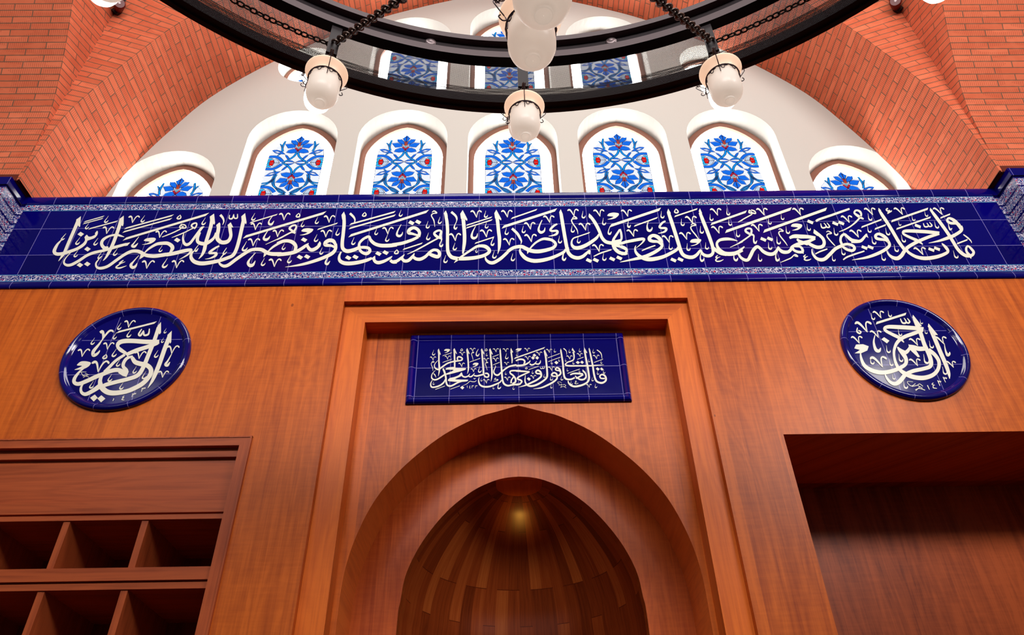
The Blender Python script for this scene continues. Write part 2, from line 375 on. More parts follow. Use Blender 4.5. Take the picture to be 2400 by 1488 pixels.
# alcove on the right
t = thing('wall_alcove', (1.92, 0.0, 0.0), kind='structure')
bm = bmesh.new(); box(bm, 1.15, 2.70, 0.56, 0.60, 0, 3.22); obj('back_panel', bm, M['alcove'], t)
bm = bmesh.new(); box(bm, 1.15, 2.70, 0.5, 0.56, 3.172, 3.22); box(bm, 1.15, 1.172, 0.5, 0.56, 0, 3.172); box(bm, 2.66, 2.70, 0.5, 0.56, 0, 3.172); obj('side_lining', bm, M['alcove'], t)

# ------------------------------------------------------------------ mihrab
mh = thing('mihrab', (0, 0.2, 0), 'tall wooden prayer niche with stepped rectangular frame and pointed arch', 'prayer niche')
bm = bmesh.new(); box(bm, -0.873, 0.873, -0.0015, 0.02, 3.9655, ZB-0.001); obj('header_panel', bm, M['veneer2'], mh)
FZ, FX, IX, IZ = 3.9635, 0.8725, 0.761, 3.8545          # frame outer / inner
bm = bmesh.new()
bar = [(-FX, FZ), (FX, FZ), (IX, IZ), (-IX, IZ)]; extrude_xz(bm, bar, 0.031, 0.30)
obj('frame_head', bm, M['solid_h'], mh)
for s in (-1, 1):
    bm = bmesh.new(); extrude_xz(bm, [(s*FX, FZ), (s*IX, IZ), (s*IX, 0), (s*FX, 0)], 0.031, 0.30); obj('frame_jamb', bm, M['solid_v'], mh)
Y2, Y3 = 0.128, 0.395
ARCH = spline([(0.737, 0.0), (0.737, 2.0), (0.738, 2.40), (0.736, 2.575), (0.722, 2.695), (0.694, 2.805), (0.652, 2.915), (0.596, 3.012), (0.500, 3.130), (0.354, 3.261), (0.200, 3.352), (0.1, 3.386), (0.0, 3.417)], 6)
ARCH = [(x, z) for x, z in ARCH]
arch_full = mirror_profile(ARCH)
bm = bmesh.new()
plate_with_holes(bm, [(IX, 0)]+[(IX, IZ+0.002), (-IX, IZ+0.002)]+[(-IX, 0)]+arch_full[::-1], [], Y2)
obj('panel', bm, M['panel'], mh)
bm = bmesh.new(); grid(bm, [[(x, Y2, z) for x, z in arch_full], [(x, Y3, z) for x, z in arch_full]])
obj('arch_soffit', bm, M['soffit'], mh, smooth=False)
NICHE = spline([(0.538, 0.0), (0.538, 1.9), (0.538, 2.48), (0.530, 2.60), (0.512, 2.72), (0.450, 2.86), (0.345, 3.003), (0.230, 3.103), (0.13, 3.155), (0.06, 3.174), (0.0, 3.179)], 6)
niche_full = NICHE+[(-x, z) for x, z in reversed(NICHE[:-1])]
bm = bmesh.new(); plate_with_holes(bm, [(0.78, 0), (0.78, 3.5), (-0.78, 3.5), (-0.78, 0)]+niche_full[::-1], [], Y3)
obj('inner_panel', bm, M['panel2'], mh)
bm = bmesh.new(); SEG = 56; ST = 26
acc = [0.0]
for (ra, za), (rb, zb) in zip(NICHE, NICHE[1:]): acc.append(acc[-1]+math.hypot(ra-rb, za-zb))
YD = Y3+0.065
rows = [[(r*math.cos(PI*j/SEG), YD+r*math.sin(PI*j/SEG), z) for j in range(SEG+1)] for r, z in NICHE]
grid(bm, rows, [[(ST*j/SEG, acc[i]) for j in range(SEG+1)] for i in range(len(NICHE))])
obj('half_dome', bm, M['staves'], mh, smooth=True)
bm = bmesh.new(); grid(bm, [[(x, Y3, z) for x, z in niche_full], [(x, YD+0.001, z) for x, z in niche_full]]); obj('niche_reveal', bm, M['reveal'], mh, smooth=True)
bm = bmesh.new(); r, z = 0.112, 3.160
bm.faces.new([bm.verts.new((r*math.cos(PI*j/24), YD+r*math.sin(PI*j/24), z-0.001)) for j in range(25)]+[bm.verts.new((-r, Y3+0.003, z-0.001)), bm.verts.new((r, Y3+0.003, z-0.001))]); obj('crown_disc', bm, M['soffit'], mh)

# ------------------------------------------------------------------ cabinet with pigeonholes, left
cb = thing('shelf_cabinet', (-1.92, 0.1, 0), 'built-in brown wooden cabinet with open pigeonholes, its top rail under the left roundel', 'cabinet')
CXO, CXI, CZO, CZI = -1.187, -1.231, 3.188, 3.150
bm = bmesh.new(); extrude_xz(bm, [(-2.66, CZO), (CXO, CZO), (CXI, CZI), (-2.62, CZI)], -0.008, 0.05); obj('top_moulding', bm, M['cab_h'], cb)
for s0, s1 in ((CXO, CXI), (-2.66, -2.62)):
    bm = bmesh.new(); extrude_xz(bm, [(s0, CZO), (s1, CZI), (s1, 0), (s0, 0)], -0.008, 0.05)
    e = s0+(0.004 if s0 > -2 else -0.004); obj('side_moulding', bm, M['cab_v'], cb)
bm = bmesh.new(); box(bm, CXO-0.001, CXO+0.006, -0.014, 0.0, 0, CZO+0.006); box(bm, -2.66, CXO+0.006, -0.011, 0.0, CZO, CZO+0.006); obj('edge_bead', bm, M['cab_v'], cb)
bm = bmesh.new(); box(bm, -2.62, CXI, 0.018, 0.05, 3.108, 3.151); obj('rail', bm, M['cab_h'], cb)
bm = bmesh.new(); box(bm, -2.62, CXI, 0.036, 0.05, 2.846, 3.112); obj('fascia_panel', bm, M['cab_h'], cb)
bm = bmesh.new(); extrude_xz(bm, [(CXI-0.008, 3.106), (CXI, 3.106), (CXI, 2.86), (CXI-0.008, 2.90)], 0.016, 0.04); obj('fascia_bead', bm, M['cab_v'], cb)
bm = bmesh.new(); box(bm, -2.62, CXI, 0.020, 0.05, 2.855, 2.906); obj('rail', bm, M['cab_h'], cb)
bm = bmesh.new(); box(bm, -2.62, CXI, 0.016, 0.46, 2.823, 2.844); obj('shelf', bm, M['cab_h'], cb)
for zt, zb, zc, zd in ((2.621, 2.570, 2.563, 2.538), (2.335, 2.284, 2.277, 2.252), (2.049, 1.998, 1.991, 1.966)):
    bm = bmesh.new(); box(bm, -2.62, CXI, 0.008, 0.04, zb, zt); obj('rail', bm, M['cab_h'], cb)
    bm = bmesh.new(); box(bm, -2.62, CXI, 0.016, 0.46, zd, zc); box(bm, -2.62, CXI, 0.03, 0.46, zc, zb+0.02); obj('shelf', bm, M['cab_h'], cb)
for za, zb in ((2.621, 2.824), (2.335, 2.540), (2.049, 2.254)):
    for i in range(5):
        xc = -1.557-0.3215*i
        if xc < -2.6: continue
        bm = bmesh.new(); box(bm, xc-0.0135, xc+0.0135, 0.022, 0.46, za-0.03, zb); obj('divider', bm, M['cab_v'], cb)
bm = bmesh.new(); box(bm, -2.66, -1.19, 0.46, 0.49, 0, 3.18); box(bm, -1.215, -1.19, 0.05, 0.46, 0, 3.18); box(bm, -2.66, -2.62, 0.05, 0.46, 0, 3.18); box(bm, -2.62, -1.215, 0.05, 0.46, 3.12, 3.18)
obj('carcass', bm, M['cab_in_shade'], cb)
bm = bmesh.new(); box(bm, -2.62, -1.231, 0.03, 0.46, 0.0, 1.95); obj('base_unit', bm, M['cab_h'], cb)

# ------------------------------------------------------------------ tiled frieze with calligraphy
# origin x, origin y, scale ; strokes: S smooth (x y w ...), B bar, P polygon, H hook, V small-v mark, D dot, E small ring
LETTERS = {
'frieze': [
(110,490,8.571,'''
P 685 145 668 358 650 360 618 318 590 330 590 215
S 640 210 72 560 400 68 450 650 66 350 880 58 290 970 38 232 1050 6
S 385 495 8 320 570 16 292 612 28 320 615 28 362 590 8
S 292 625 20 210 720 50 150 850 74 200 905 72 330 895 66 480 850 62 620 795 60 740 715 60 790 640 50 790 580 50
P 805 510 835 560 900 555 975 520 965 490 1015 430 1030 470 1015 530 960 590 835 632 800 645 770 640 768 600 753 570
D 683 508
D 817 808
D 667 1128
D 815 1108
B 755 258 1140 148 26
B 737 296 1122 192 24
H 1240 140 140
H 850 280 128
H 670 570 150
H 1030 585 148
H 630 830 140
B 850 402 1412 250 30
V 1200 500 150
V 1718 282 150
H 1968 130 140
H 1420 790 150
S 1095 875 8 1045 950 14 1030 990 26 1060 990 30 1115 940 8
S 1050 1010 18 990 1090 34 1005 1170 45 1090 1192 58 1230 1150 58 1400 1030 58 1560 920 58 1700 855 66 1820 850 70 1900 880 75 1990 930 75 2150 950 75 2314 930 75 2400 915 75
S 480 880 12 380 990 22 345 1080 40 400 1130 55 500 1120 58 650 1040 56 800 940 56 950 880 58 1130 840 55 1230 810 60
S 1230 815 60 1340 780 58 1500 735 55 1600 708 52
P 1560 690 1675 672 1620 735 1570 745
S 1555 562 8 1480 540 38 1400 522 46 1270 540 40 1140 610 56 1100 700 66 1150 780 74 1230 795 90
P 1545 135 1542 300 1527 350 1505 330 1480 320 1460 200
S 1500 200 80 1440 400 72 1350 650 70 1270 830 66 1190 970 40 1130 1040 8
B 1575 392 2529 130 36
B 1540 462 2499 200 36
B 1560 607 3224 110 58
S 1850 560 8 1750 690 24 1712 745 45 1760 758 50 1810 715 25 1832 685 8
P 1930 645 2000 590 2150 575 2200 600 2170 650 2090 700 1990 720 1895 722 2000 700 2090 660
V 2265 580 150
S 1960 885 20 2050 800 40 2200 710 58 2314 690 68
P 1890 900 1965 950 1862 1012
H 2320 735 130
S 1540 1030 14 1500 1060 28 1460 1095 30 1500 1090 20 1575 1062 8
S 1480 1100 20 1400 1160 30 1400 1185 30 1480 1185 30 1602 1142 8
S 1850 935 8 1740 1060 30 1690 1130 60 1720 1178 62 1780 1155 48 1815 1090 10
V 2005 1200 170
'''),
(380,490,8.571,'''
S 86 918 78 250 890 75 450 840 72 560 822 62 588 830 50 540 900 35 450 960 25 345 1018 8
H 110 985 200
E 345 168 44
S 0 566 16 120 520 22 260 460 24 380 400 22
S 390 308 20 355 370 30 420 385 30 482 375 25 460 325 25 390 308 20
S 385 310 14 410 360 20 440 345 14
S 195 578 8 320 530 22 460 470 22 560 420 20 620 390 22
S 590 350 38 605 315 34 650 290 32 692 290 30 695 330 30 660 385 34 610 365 34 590 340 30
P 620 380 680 370 655 412
H 872 172 150
S 440 480 14 420 580 36 440 680 56 490 718 62 560 690 54 640 590 50 730 470 52 800 380 48 850 355 10
S 770 470 30 715 580 62 720 660 70 790 695 75 880 695 70 980 640 60 1050 570 50 1085 480 40
P 1045 95 1065 280 1050 318 1010 280 970 270 960 155
S 1010 190 78 980 350 74 930 520 74 880 680 72 850 820 72 800 930 45 735 1005 8
S 1135 330 70 1130 430 75 1110 530 80 1120 610 88 1190 670 82 1280 670 80 1345 630 70 1382 540 66 1370 430 72 1355 330 66
P 1155 270 1172 300 1172 400 1090 350 1090 325
P 1380 270 1432 375 1400 372 1390 350 1320 345 1318 325
S 1358 120 14 1350 190 26 1410 190 30 1442 105 16
S 1440 130 22 1455 185 28 1510 180 26 1515 100 16
S 1170 120 55 1220 180 45 1240 250 28 1215 320 8
P 1668 85 1698 270 1688 308 1650 270 1600 260 1592 150
S 1650 180 80 1600 400 75 1550 620 72 1490 820 70 1420 935 70 1300 990 68 1150 1040 70 950 1080 78 780 1095 84 650 1060 82 585 980 72 592 900 45 640 845 22
S 735 720 8 675 800 18 658 838 28 690 845 34 730 790 8
S 1150 745 30 1080 780 40 980 850 48 950 890 42 1050 888 48 1092 900 56 1060 950 48 960 995 24 865 1008 6
S 1300 780 8 1240 870 20 1228 910 28 1260 905 25 1305 860 8
S 1230 925 20 1165 1010 25 1152 1090 42 1230 1148 62 1330 1130 66 1480 1020 66 1640 910 64 1780 830 64 1900 812 70 2010 825 76 2100 875 78 2200 905 78 2400 908 80
P 2050 880 2120 900 2035 972
S 2120 862 22 2220 770 40 2330 700 50 2400 665 58
B 1770 276 2310 112 28
B 1655 562 3269 78 58
H 1865 85 150
S 2215 150 10 2150 240 24 2150 300 44 2200 310 44 2250 240 8
V 1875 425 150
V 1828 748 160
H 1700 650 200
S 2130 430 10 2060 540 28 2045 600 50 2090 618 56 2140 590 36 2172 540 8
V 2320 565 150
S 2080 715 8 2250 640 18 2400 575 24
S 1880 880 10 1765 1010 30 1730 1090 60 1770 1140 68 1830 1120 54 1875 1040 8
H 2060 985 160
V 2255 1165 170
D 305 625
V 290 1190 165
S 0 690 66 110 692 72 190 740 82 210 790 78 180 850 50 150 890 30
'''),
(650,490,8.571,'''
V 135 228 150
E 420 132 44
H 530 235 130
H 815 160 140
V 1040 275 150
B 815 410 1205 288 28
S 0 615 28 100 565 30 220 500 30 290 470 32 350 480 38
S 350 475 40 280 425 46 245 390 40 300 340 38 370 330 32 378 380 34 340 450 46
P 290 470 375 460 355 505
P 470 455 520 400 620 385 735 405 700 460 620 510 520 532 435 530 540 508 625 470
D 540 622
H 800 510 150
V 975 568 150
H 1230 385 150
S 0 920 74 200 900 74 350 868 72 470 810 64 570 740 56 630 690 14
S 600 730 56 640 800 70 700 825 72 790 785 68 850 720 54 852 660 20
P 808 715 855 650 880 690 865 760 830 760
S 0 700 60 120 650 65 230 645 70 320 680 80 372 750 70 360 820 60 330 860 40
D 455 970
D 600 958
S 1175 730 50 1130 650 76 1050 630 78 975 670 76 960 715 74 1000 730 66 1090 740 50 1160 775 50 1165 800 40
S 1170 700 60 1175 790 60 1110 885 72 950 970 68 700 1060 62 450 1125 45 160 1168 6
H 905 775 140
S 1045 930 10 985 1030 26 970 1090 44 1010 1108 44 1060 1045 8
H 270 930 160
H 150 690 132
P 1340 55 1372 140 1372 220 1305 220 1290 122
S 1340 160 66 1343 300 70 1325 500 70 1305 700 72 1322 800 76 1400 850 80 1520 830 75 1640 780 66 1680 750 40
S 1640 790 60 1650 690 50 1720 610 50 1800 560 44
S 1840 545 40 1880 630 64 1960 700 70 2080 735 76 2250 735 78 2400 718 74
S 1770 590 40 1805 562 52 1850 560 50 1870 600 40
S 1650 775 50 1740 772 60 1835 790 62 1858 850 66 1790 900 66 1700 870 60 1650 810 56
B 1465 308 2360 60 36
B 1450 392 2365 130 36
B 1455 540 3019 50 58
S 1460 90 50 1530 160 45 1560 220 30 1550 275 20
E 1750 115 44
H 1545 570 150
H 2000 390 132
V 2222 510 150
H 2220 508 150
S 1285 860 26 1245 950 46 1255 1035 70 1340 1088 80 1480 1095 80 1650 1070 74 1800 1030 66 1900 990 50
P 1965 940 1970 1000 1920 1020 1880 1000
S 1935 1005 60 1970 1060 66 2040 1080 70 2160 1045 60 2260 990 46 2310 950 10
S 2270 1030 60 2320 1070 62 2400 1068 64
D 1425 980
D 1570 965
D 2030 898
D 2175 878
'''),
(920,490,8.571,'''
S 0 1064 66 90 1045 62 180 980 50 240 915 12
S 190 1000 60 240 1045 66 320 1035 66 400 960 56 440 890 12
S 420 970 60 475 1005 66 560 1010 68 660 960 62 740 880 56 790 840 50
S 760 860 56 830 825 55 910 840 62 945 900 70 915 960 72 830 945 76 740 905 66
B 215 815 595 692 30
S 295 908 8 420 855 24 600 760 30 780 660 32 910 590 30
S 980 590 45 900 560 56 838 500 48 870 455 42 940 432 42 978 460 46 962 530 56 972 600 50
S 985 600 40 980 640 18 950 710 24 962 748 38 995 742 34 1015 705 8
E 80 865 46
S 0 722 68 200 688 66 400 620 60 520 560 56
S 520 560 70 542 480 64 500 410 68 420 380 64 340 420 70 325 480 70 400 500 50 500 530 40
D 380 280
D 515 264
H 175 20 135
S 175 310 10 105 440 28 90 520 46 140 545 50 190 510 28 202 460 8
H 715 245 145
H 725 475 150
H 955 160 140
S 795 70 14 835 42 24 888 80 26 830 90 20 790 112 22 785 150 22 830 230 24 850 360 6
P 1070 30 1100 100 1110 160 1050 150 1030 90
S 1068 120 60 1092 250 66 1105 400 66 1105 550 64 1105 750 66 1120 880 72 1190 970 78 1310 1000 76
S 1310 1000 74 1450 1000 76 1650 982 74 1830 940 68 1930 880 66 1942 825 72 1880 765 76 1800 745 64 1700 755 52 1590 820 46 1440 920 42 1310 1020 40 1238 1085 6
P 1410 25 1505 210 1495 242 1450 205 1375 200 1360 100
S 1415 160 80 1430 300 74 1445 500 74 1445 650 72 1430 780 60 1412 900 28
S 1180 60 50 1260 130 45 1290 190 35 1285 250 14 1250 330 20 1242 380 34 1270 400 34 1300 360 8
V 1265 645 160
H 1255 680 150
H 1070 930 155
B 1490 328 1992 168 28
B 1485 383 1998 222 28
V 1690 175 150
H 1875 35 140
H 1890 260 130
S 1670 345 10 1610 460 28 1590 550 48 1630 590 54 1690 560 34 1708 490 8
V 1890 570 160
B 1660 690 2035 568 28
S 2032 570 12 1985 680 18 1988 722 34 2020 725 34 2045 685 8
H 1690 790 90
P 2085 15 2185 200 2180 232 2130 190 2060 190 2045 85
S 2090 120 75 2110 250 70 2130 450 70 2148 600 72 2145 750 60 2130 840 30 2112 905 6
S 1862 950 16 1880 1020 46 1950 1075 66 2040 1075 70 2180 990 66 2300 880 62 2314 867 62
H 2045 835 160
H 2290 375 145
V 2310 170 150
V 2350 735 150
B 2215 362 3284 18 58
'''),
(1190,480,8.571,'''
H 100 980 152
B 75 275 582 100 32
V 460 500 150
H 315 425 145
S 85 480 50 190 580 55 250 680 45 275 740 28 262 795 8
S 690 310 16 640 420 28 620 510 46 665 560 56 730 530 38 750 460 8
V 845 365 150
V 478 752 165
S 995 388 30 920 430 45 855 505 44 890 530 40 970 525 46 1000 545 50 975 592 48 900 620 28 820 633 6
P 1065 92 1100 180 1110 230 1045 230 1035 150
S 1070 180 65 1095 340 72 1130 550 72 1165 750 72 1190 880 70
S 1160 890 30 1130 950 56 1000 1020 62 850 1080 70 680 1120 78 520 1130 80 380 1090 78 290 1010 72 245 930 42 256 880 16
S 1195 860 66 1215 960 70 1290 1040 74 1400 1072 74 1500 1045 68 1580 980 56 1640 920 32
P 1640 905 1662 925 1655 1000 1630 1000 1600 960
S 0 940 66 100 872 64 200 845 70 290 845 72 380 888 78 480 928 80 620 938 80 800 905 72 920 860 64 962 790 58 900 720 56 800 690 60 700 690 50 580 750 40 500 820 36 440 890 26
P 385 900 445 930 392 992
H 1040 625 150
S 1165 890 10 1120 990 20 1102 1080 34 1130 1113 42 1160 1090 24 1172 1060 8
V 1335 235 150
S 1295 275 14 1340 242 24 1388 280 28 1320 285 22 1282 310 24 1300 370 24 1370 470 24 1400 530 18 1410 595 6
H 1510 130 145
H 1295 415 145
V 1568 518 155
B 1400 645 1645 562 26
S 1420 640 26 1330 670 26 1290 720 30 1285 800 48 1340 862 72 1440 865 78 1580 810 74 1720 720 66 1800 650 52 1828 590 24
H 1415 640 135
P 1635 175 1690 230 1640 275 1622 235
S 1650 225 60 1730 330 66 1800 450 68 1850 560 64 1890 660 66 1960 740 70 2050 768 70 2150 775 76
V 1855 240 145
P 1985 230 2030 175 2120 155 2235 170 2230 215 2160 275 2080 295 1985 298 2080 270 2140 238
H 1920 265 145
B 2060 425 3059 92 58
S 2055 435 12 2022 530 18 2025 580 34 2055 588 36 2085 540 8
S 2250 500 36 2180 610 46 2125 700 52 2115 790 66 2150 880 72 2230 955 72 2340 985 66 2400 970 60
S 2258 490 26 2278 580 44 2285 680 42 2255 740 36
S 2100 740 40 2200 725 36 2290 700 30
S 2110 770 100 2220 765 90 2290 775 60 2400 740 60
S 2130 800 80 2270 850 50 2400 915 46
V 1840 945 155
S 1725 1040 20 1850 980 28 1980 935 28 2082 905 24
H 1925 975 150
D 1630 1122
D 1770 1115
D 2098 1092
D 2240 1072
'''),
(1460,480,8.571,'''
S 40 755 56 200 722 62 350 695 62 410 690 52 425 710 44 390 765 28 330 820 18 265 872 8
S -40 830 45 45 868 48 75 920 50 40 980 52 -30 992 50
V 100 240 145
B 230 428 690 262 30
S 110 335 8 95 400 18 102 440 34 130 450 34 155 410 8
S 510 335 10 485 430 26 500 510 46 545 525 46 585 480 24 582 450 8
V 218 645 150
H 770 130 145
S 855 330 32 790 365 42 735 440 46 765 468 42 840 470 46 872 490 50 845 535 42 780 562 26 705 575 6
S 780 760 60 750 700 76 680 640 76 600 620 66 535 660 74 540 710 72 600 735 62 700 745 52 775 800 50
S 775 760 56 775 850 60 660 940 68 500 1020 70 380 1060 70 200 1100 46 0 1142 22 -60 1156 6
S 380 925 20 470 885 28 560 850 28 650 820 24
S 260 820 10 242 880 32 262 960 54 340 1040 68 460 1090 82 600 1095 82 800 1050 72 970 970 66 1085 900 58 1102 850 36
P 908 80 960 170 930 230 882 160
S 912 160 60 960 300 74 1020 480 74 1080 670 74 1120 800 74 1150 900 74 1200 1000 74 1290 1050 76 1400 1055 74 1480 1010 64 1535 940 50 1560 895 14
E 1070 132 46
B 1038 238 1490 88 30
H 1175 280 145
V 1405 380 155
S 1365 410 14 1410 378 24 1463 410 28 1400 425 22 1362 452 24 1380 510 24 1460 610 24 1520 695 16
V 1285 705 155
P 1335 765 1370 700 1460 685 1575 695 1565 740 1500 800 1420 828 1340 832 1440 805 1505 768
H 1555 430 150
V 935 768 155
H 935 765 140
H 1290 775 150
P 1545 75 1590 170 1560 210 1520 130
S 1545 160 56 1610 330 72 1690 530 72 1760 720 70 1800 850 66 1808 960 62 1760 1018 68 1680 1028 64 1600 990 58 1560 910 30
S 2300 730 8 2200 702 42 2080 690 62 1950 710 58 1888 770 50 1900 850 58 1960 930 74 2060 985 82 2220 985 82 2330 945 72 2400 910 68
S 1805 860 50 1850 910 56 1960 975 70 2080 1005 60
P 1815 830 1960 960 1900 980 1830 930
S 1565 970 12 1552 1080 24 1580 1132 42 1618 1110 34 1628 1070 8
S 1905 1015 12 1868 1050 26 1885 1066 24 1955 1048 8
S 1900 1075 18 1862 1110 28 1890 1138 26 1960 1130 24 2020 1100 8
D 1015 1112
D 1155 1102
H 1750 185 140
V 1905 220 150
H 2085 75 140
B 1770 392 2474 143 46
H 2125 285 135
H 2280 505 145
V 1935 580 155
S 2310 352 10 2400 315 16
B 2065 540 3374 85 58
H 1660 760 140
S 2150 860 8 2280 800 20 2400 745 26
S 2230 1000 10 2228 1080 26 2260 1120 42 2290 1110 36 2308 1065 8
'''),
(1730,480,8.571,'''
S 0 352 16 120 280 24 250 210 22 280 185 20
S 225 110 30 220 160 28 300 170 30 352 178 20 330 130 26 260 105 24
S 225 105 16 260 140 20 290 175 20
V 525 215 150
B 515 535 1770 90 58
V 1255 212 150
H 860 185 122
H 605 265 130
V 425 540 155
S 250 600 44 165 550 46 145 510 42 190 480 42 255 488 38 268 540 42 245 600 46
S 0 785 30 100 720 32 200 650 30 250 610 32
S 240 590 50 310 620 34 310 700 28 322 758 38 350 770 38 378 720 8
D 505 699
D 638 690
H 605 755 150
H 775 640 155
S 810 500 14 845 487 22 903 530 26 840 535 22 815 570 24 850 640 24 940 750 22 990 825 6
H 960 435 150
P 1050 440 1085 385 1180 375 1290 400 1275 460 1190 515 1065 520 1140 495 1215 460 1130 448
D 1448 348
H 1380 385 140
S 1562 335 46 1620 298 46 1850 220 46 2050 150 46 2235 85 40
S 1655 378 14 1680 460 28 1740 463 32 1765 430 25 1720 370 12
S 1760 440 28 1800 460 28 1835 440 28 1780 365 12
P 1520 490 1665 600 1640 605 1590 630 1510 570
S 1535 540 44 1620 605 56 1700 680 62 1728 770 66 1690 840 72 1580 855 72 1470 810 66 1390 765 56
S 1030 670 50 1120 635 76 1260 640 82 1400 645 72 1550 665 56
S 1545 680 50 1420 735 62 1300 770 72 1180 800 68 1080 850 56 1060 900 62 1000 950 66 900 950 72 830 900 56 808 845 24
S 1180 690 36 1240 740 60 1400 790 66
S 1090 860 50 1120 915 50 1200 950 55 1285 950 56 1290 900 52 1240 845 44 1130 840 36
P 1250 965 1315 990 1310 930
S 0 985 40 50 1060 52 130 1112 62 200 1105 66 250 1020 72 300 920 70 370 850 68 430 870 58 500 940 66 600 990 72 700 990 72 770 930 62 800 840 14
S -20 960 56 60 900 46 125 845 24
H 405 990 150
S 775 950 12 752 1040 24 775 1118 42 815 1108 34 828 1070 8
S 850 1160 8 960 1115 22 1060 1070 24 1110 1022 20
S 1110 1020 20 1150 1002 24 1195 1040 26 1130 1028 22
S 1355 1005 12 1317 1040 26 1342 1055 22 1400 1038 8
S 1360 1060 20 1328 1095 28 1360 1118 26 1420 1112 24 1465 1088 8
S 1550 990 24 1640 945 30 1720 915 30 1790 890 26
S 1480 890 14 1492 980 38 1560 1070 56 1650 1108 72 1740 1090 74 1840 1000 72 1950 890 70 2070 830 66
S 2060 825 56 2180 795 54 2300 825 56 2335 885 60 2285 925 60 2180 900 55 2090 840 45
S 2080 790 50 2055 720 50 2070 640 52 2130 595 52 2190 640 58 2280 710 68 2400 735 68
S 1770 550 14 1810 532 22 1873 575 26 1800 590 22 1782 632 24 1820 690 24 1910 790 22 1950 830 10
H 1920 465 155
D 1950 380
D 2070 370
V 2235 365 150
S 2025 545 12 2120 510 24 2250 440 28 2380 340 28
H 2070 870 145
H 1885 1010 125
S 2108 1108 24 2180 1055 34 2314 1005 36
'''),
(2000,480,8,'''
S 190 270 26 100 220 52 20 160 36 35 115 36 80 108 36 130 140 42 142 210 34 60 310 32 -10 375 30
V 365 195 140
H 270 165 135
P 470 60 520 110 490 160 465 115
S 485 110 40 540 200 60 640 350 62 750 530 62 850 700 62 960 850 60
S 645 70 24 615 95 30 640 120 26 680 105 14
P 630 175 720 100 720 130 650 170
S 690 112 26 640 160 26
V 925 190 140
B 713 312 1395 77 38
B 808 457 1445 237 30
H 1330 120 105
H 1090 200 105
H 840 310 85
D 1207 400
S 1310 348 14 1335 410 26 1385 413 28 1405 390 22 1375 342 12
S 1400 400 24 1440 410 26 1472 390 26 1425 328 12
H 1515 310 135
B 152 422 525 280 30
B 402 457 605 382 30
H 260 395 130
H 600 435 140
H 340 600 145
V 100 615 150
S -40 690 60 80 690 60 150 670 56 220 590 44 250 550 30
P 250 540 280 625 245 600 215 610 225 570
D 207 805
D 320 800
S 660 710 50 620 640 62 550 580 60 470 550 52 415 580 54 430 630 56 500 650 54 600 665 44 670 720 40
S 655 690 50 675 765 56 600 840 62 450 920 62 250 990 48 0 1035 12 -20 1038 4
S 0 938 34 205 872 26
S 1610 535 64 1450 515 64 1250 500 66 1050 492 62 950 500 56 930 535 40 980 575 46 1100 630 52 1200 675 56 1300 742 16
S 1610 545 46 1450 592 58 1300 650 62 1150 720 66 1020 800 68 950 880 70 900 955 74 830 1005 76 740 992 62 660 930 38 620 850 12
H 895 565 140
H 760 740 145
V 1310 945 150
S 1000 860 50 1050 910 52 1180 980 62 1350 1008 72 1550 982 70 1700 930 62 1770 880 54 1745 810 44 1670 740 30
P 1655 715 1790 850 1790 910 1740 860 1655 745
D 1460 845
D 1567 825
S 2025 470 50 1960 370 64 1880 290 60 1790 252 40 1758 300 46 1820 345 50 1920 350 52 1990 390 46 2030 440 40
S 2015 400 50 2025 480 60 1900 570 64 1780 620 64 1600 680 40 1410 720 6
S 1890 300 36 1990 385 56
S 1780 355 8 1792 430 22 1820 468 36 1850 440 10
P 1440 60 1490 110 1460 150 1430 110
S 1455 110 40 1530 210 60 1650 370 62 1770 540 62 1870 700 62 1950 830 62 2040 920 64 2130 962 62 2220 950 58 2252 890 52 2200 820 46 2145 770 30
S 2145 765 30 2112 820 44 2125 890 46 2180 950 50
P 2150 970 2205 1018 2215 985 2200 960
B 1632 248 1812 178 28
V 1665 190 140
B 1942 732 2138 658 28
S 2060 560 20 2140 620 28 2200 680 20 2215 720 8
H 1870 860 145
H 520 910 140
''')],
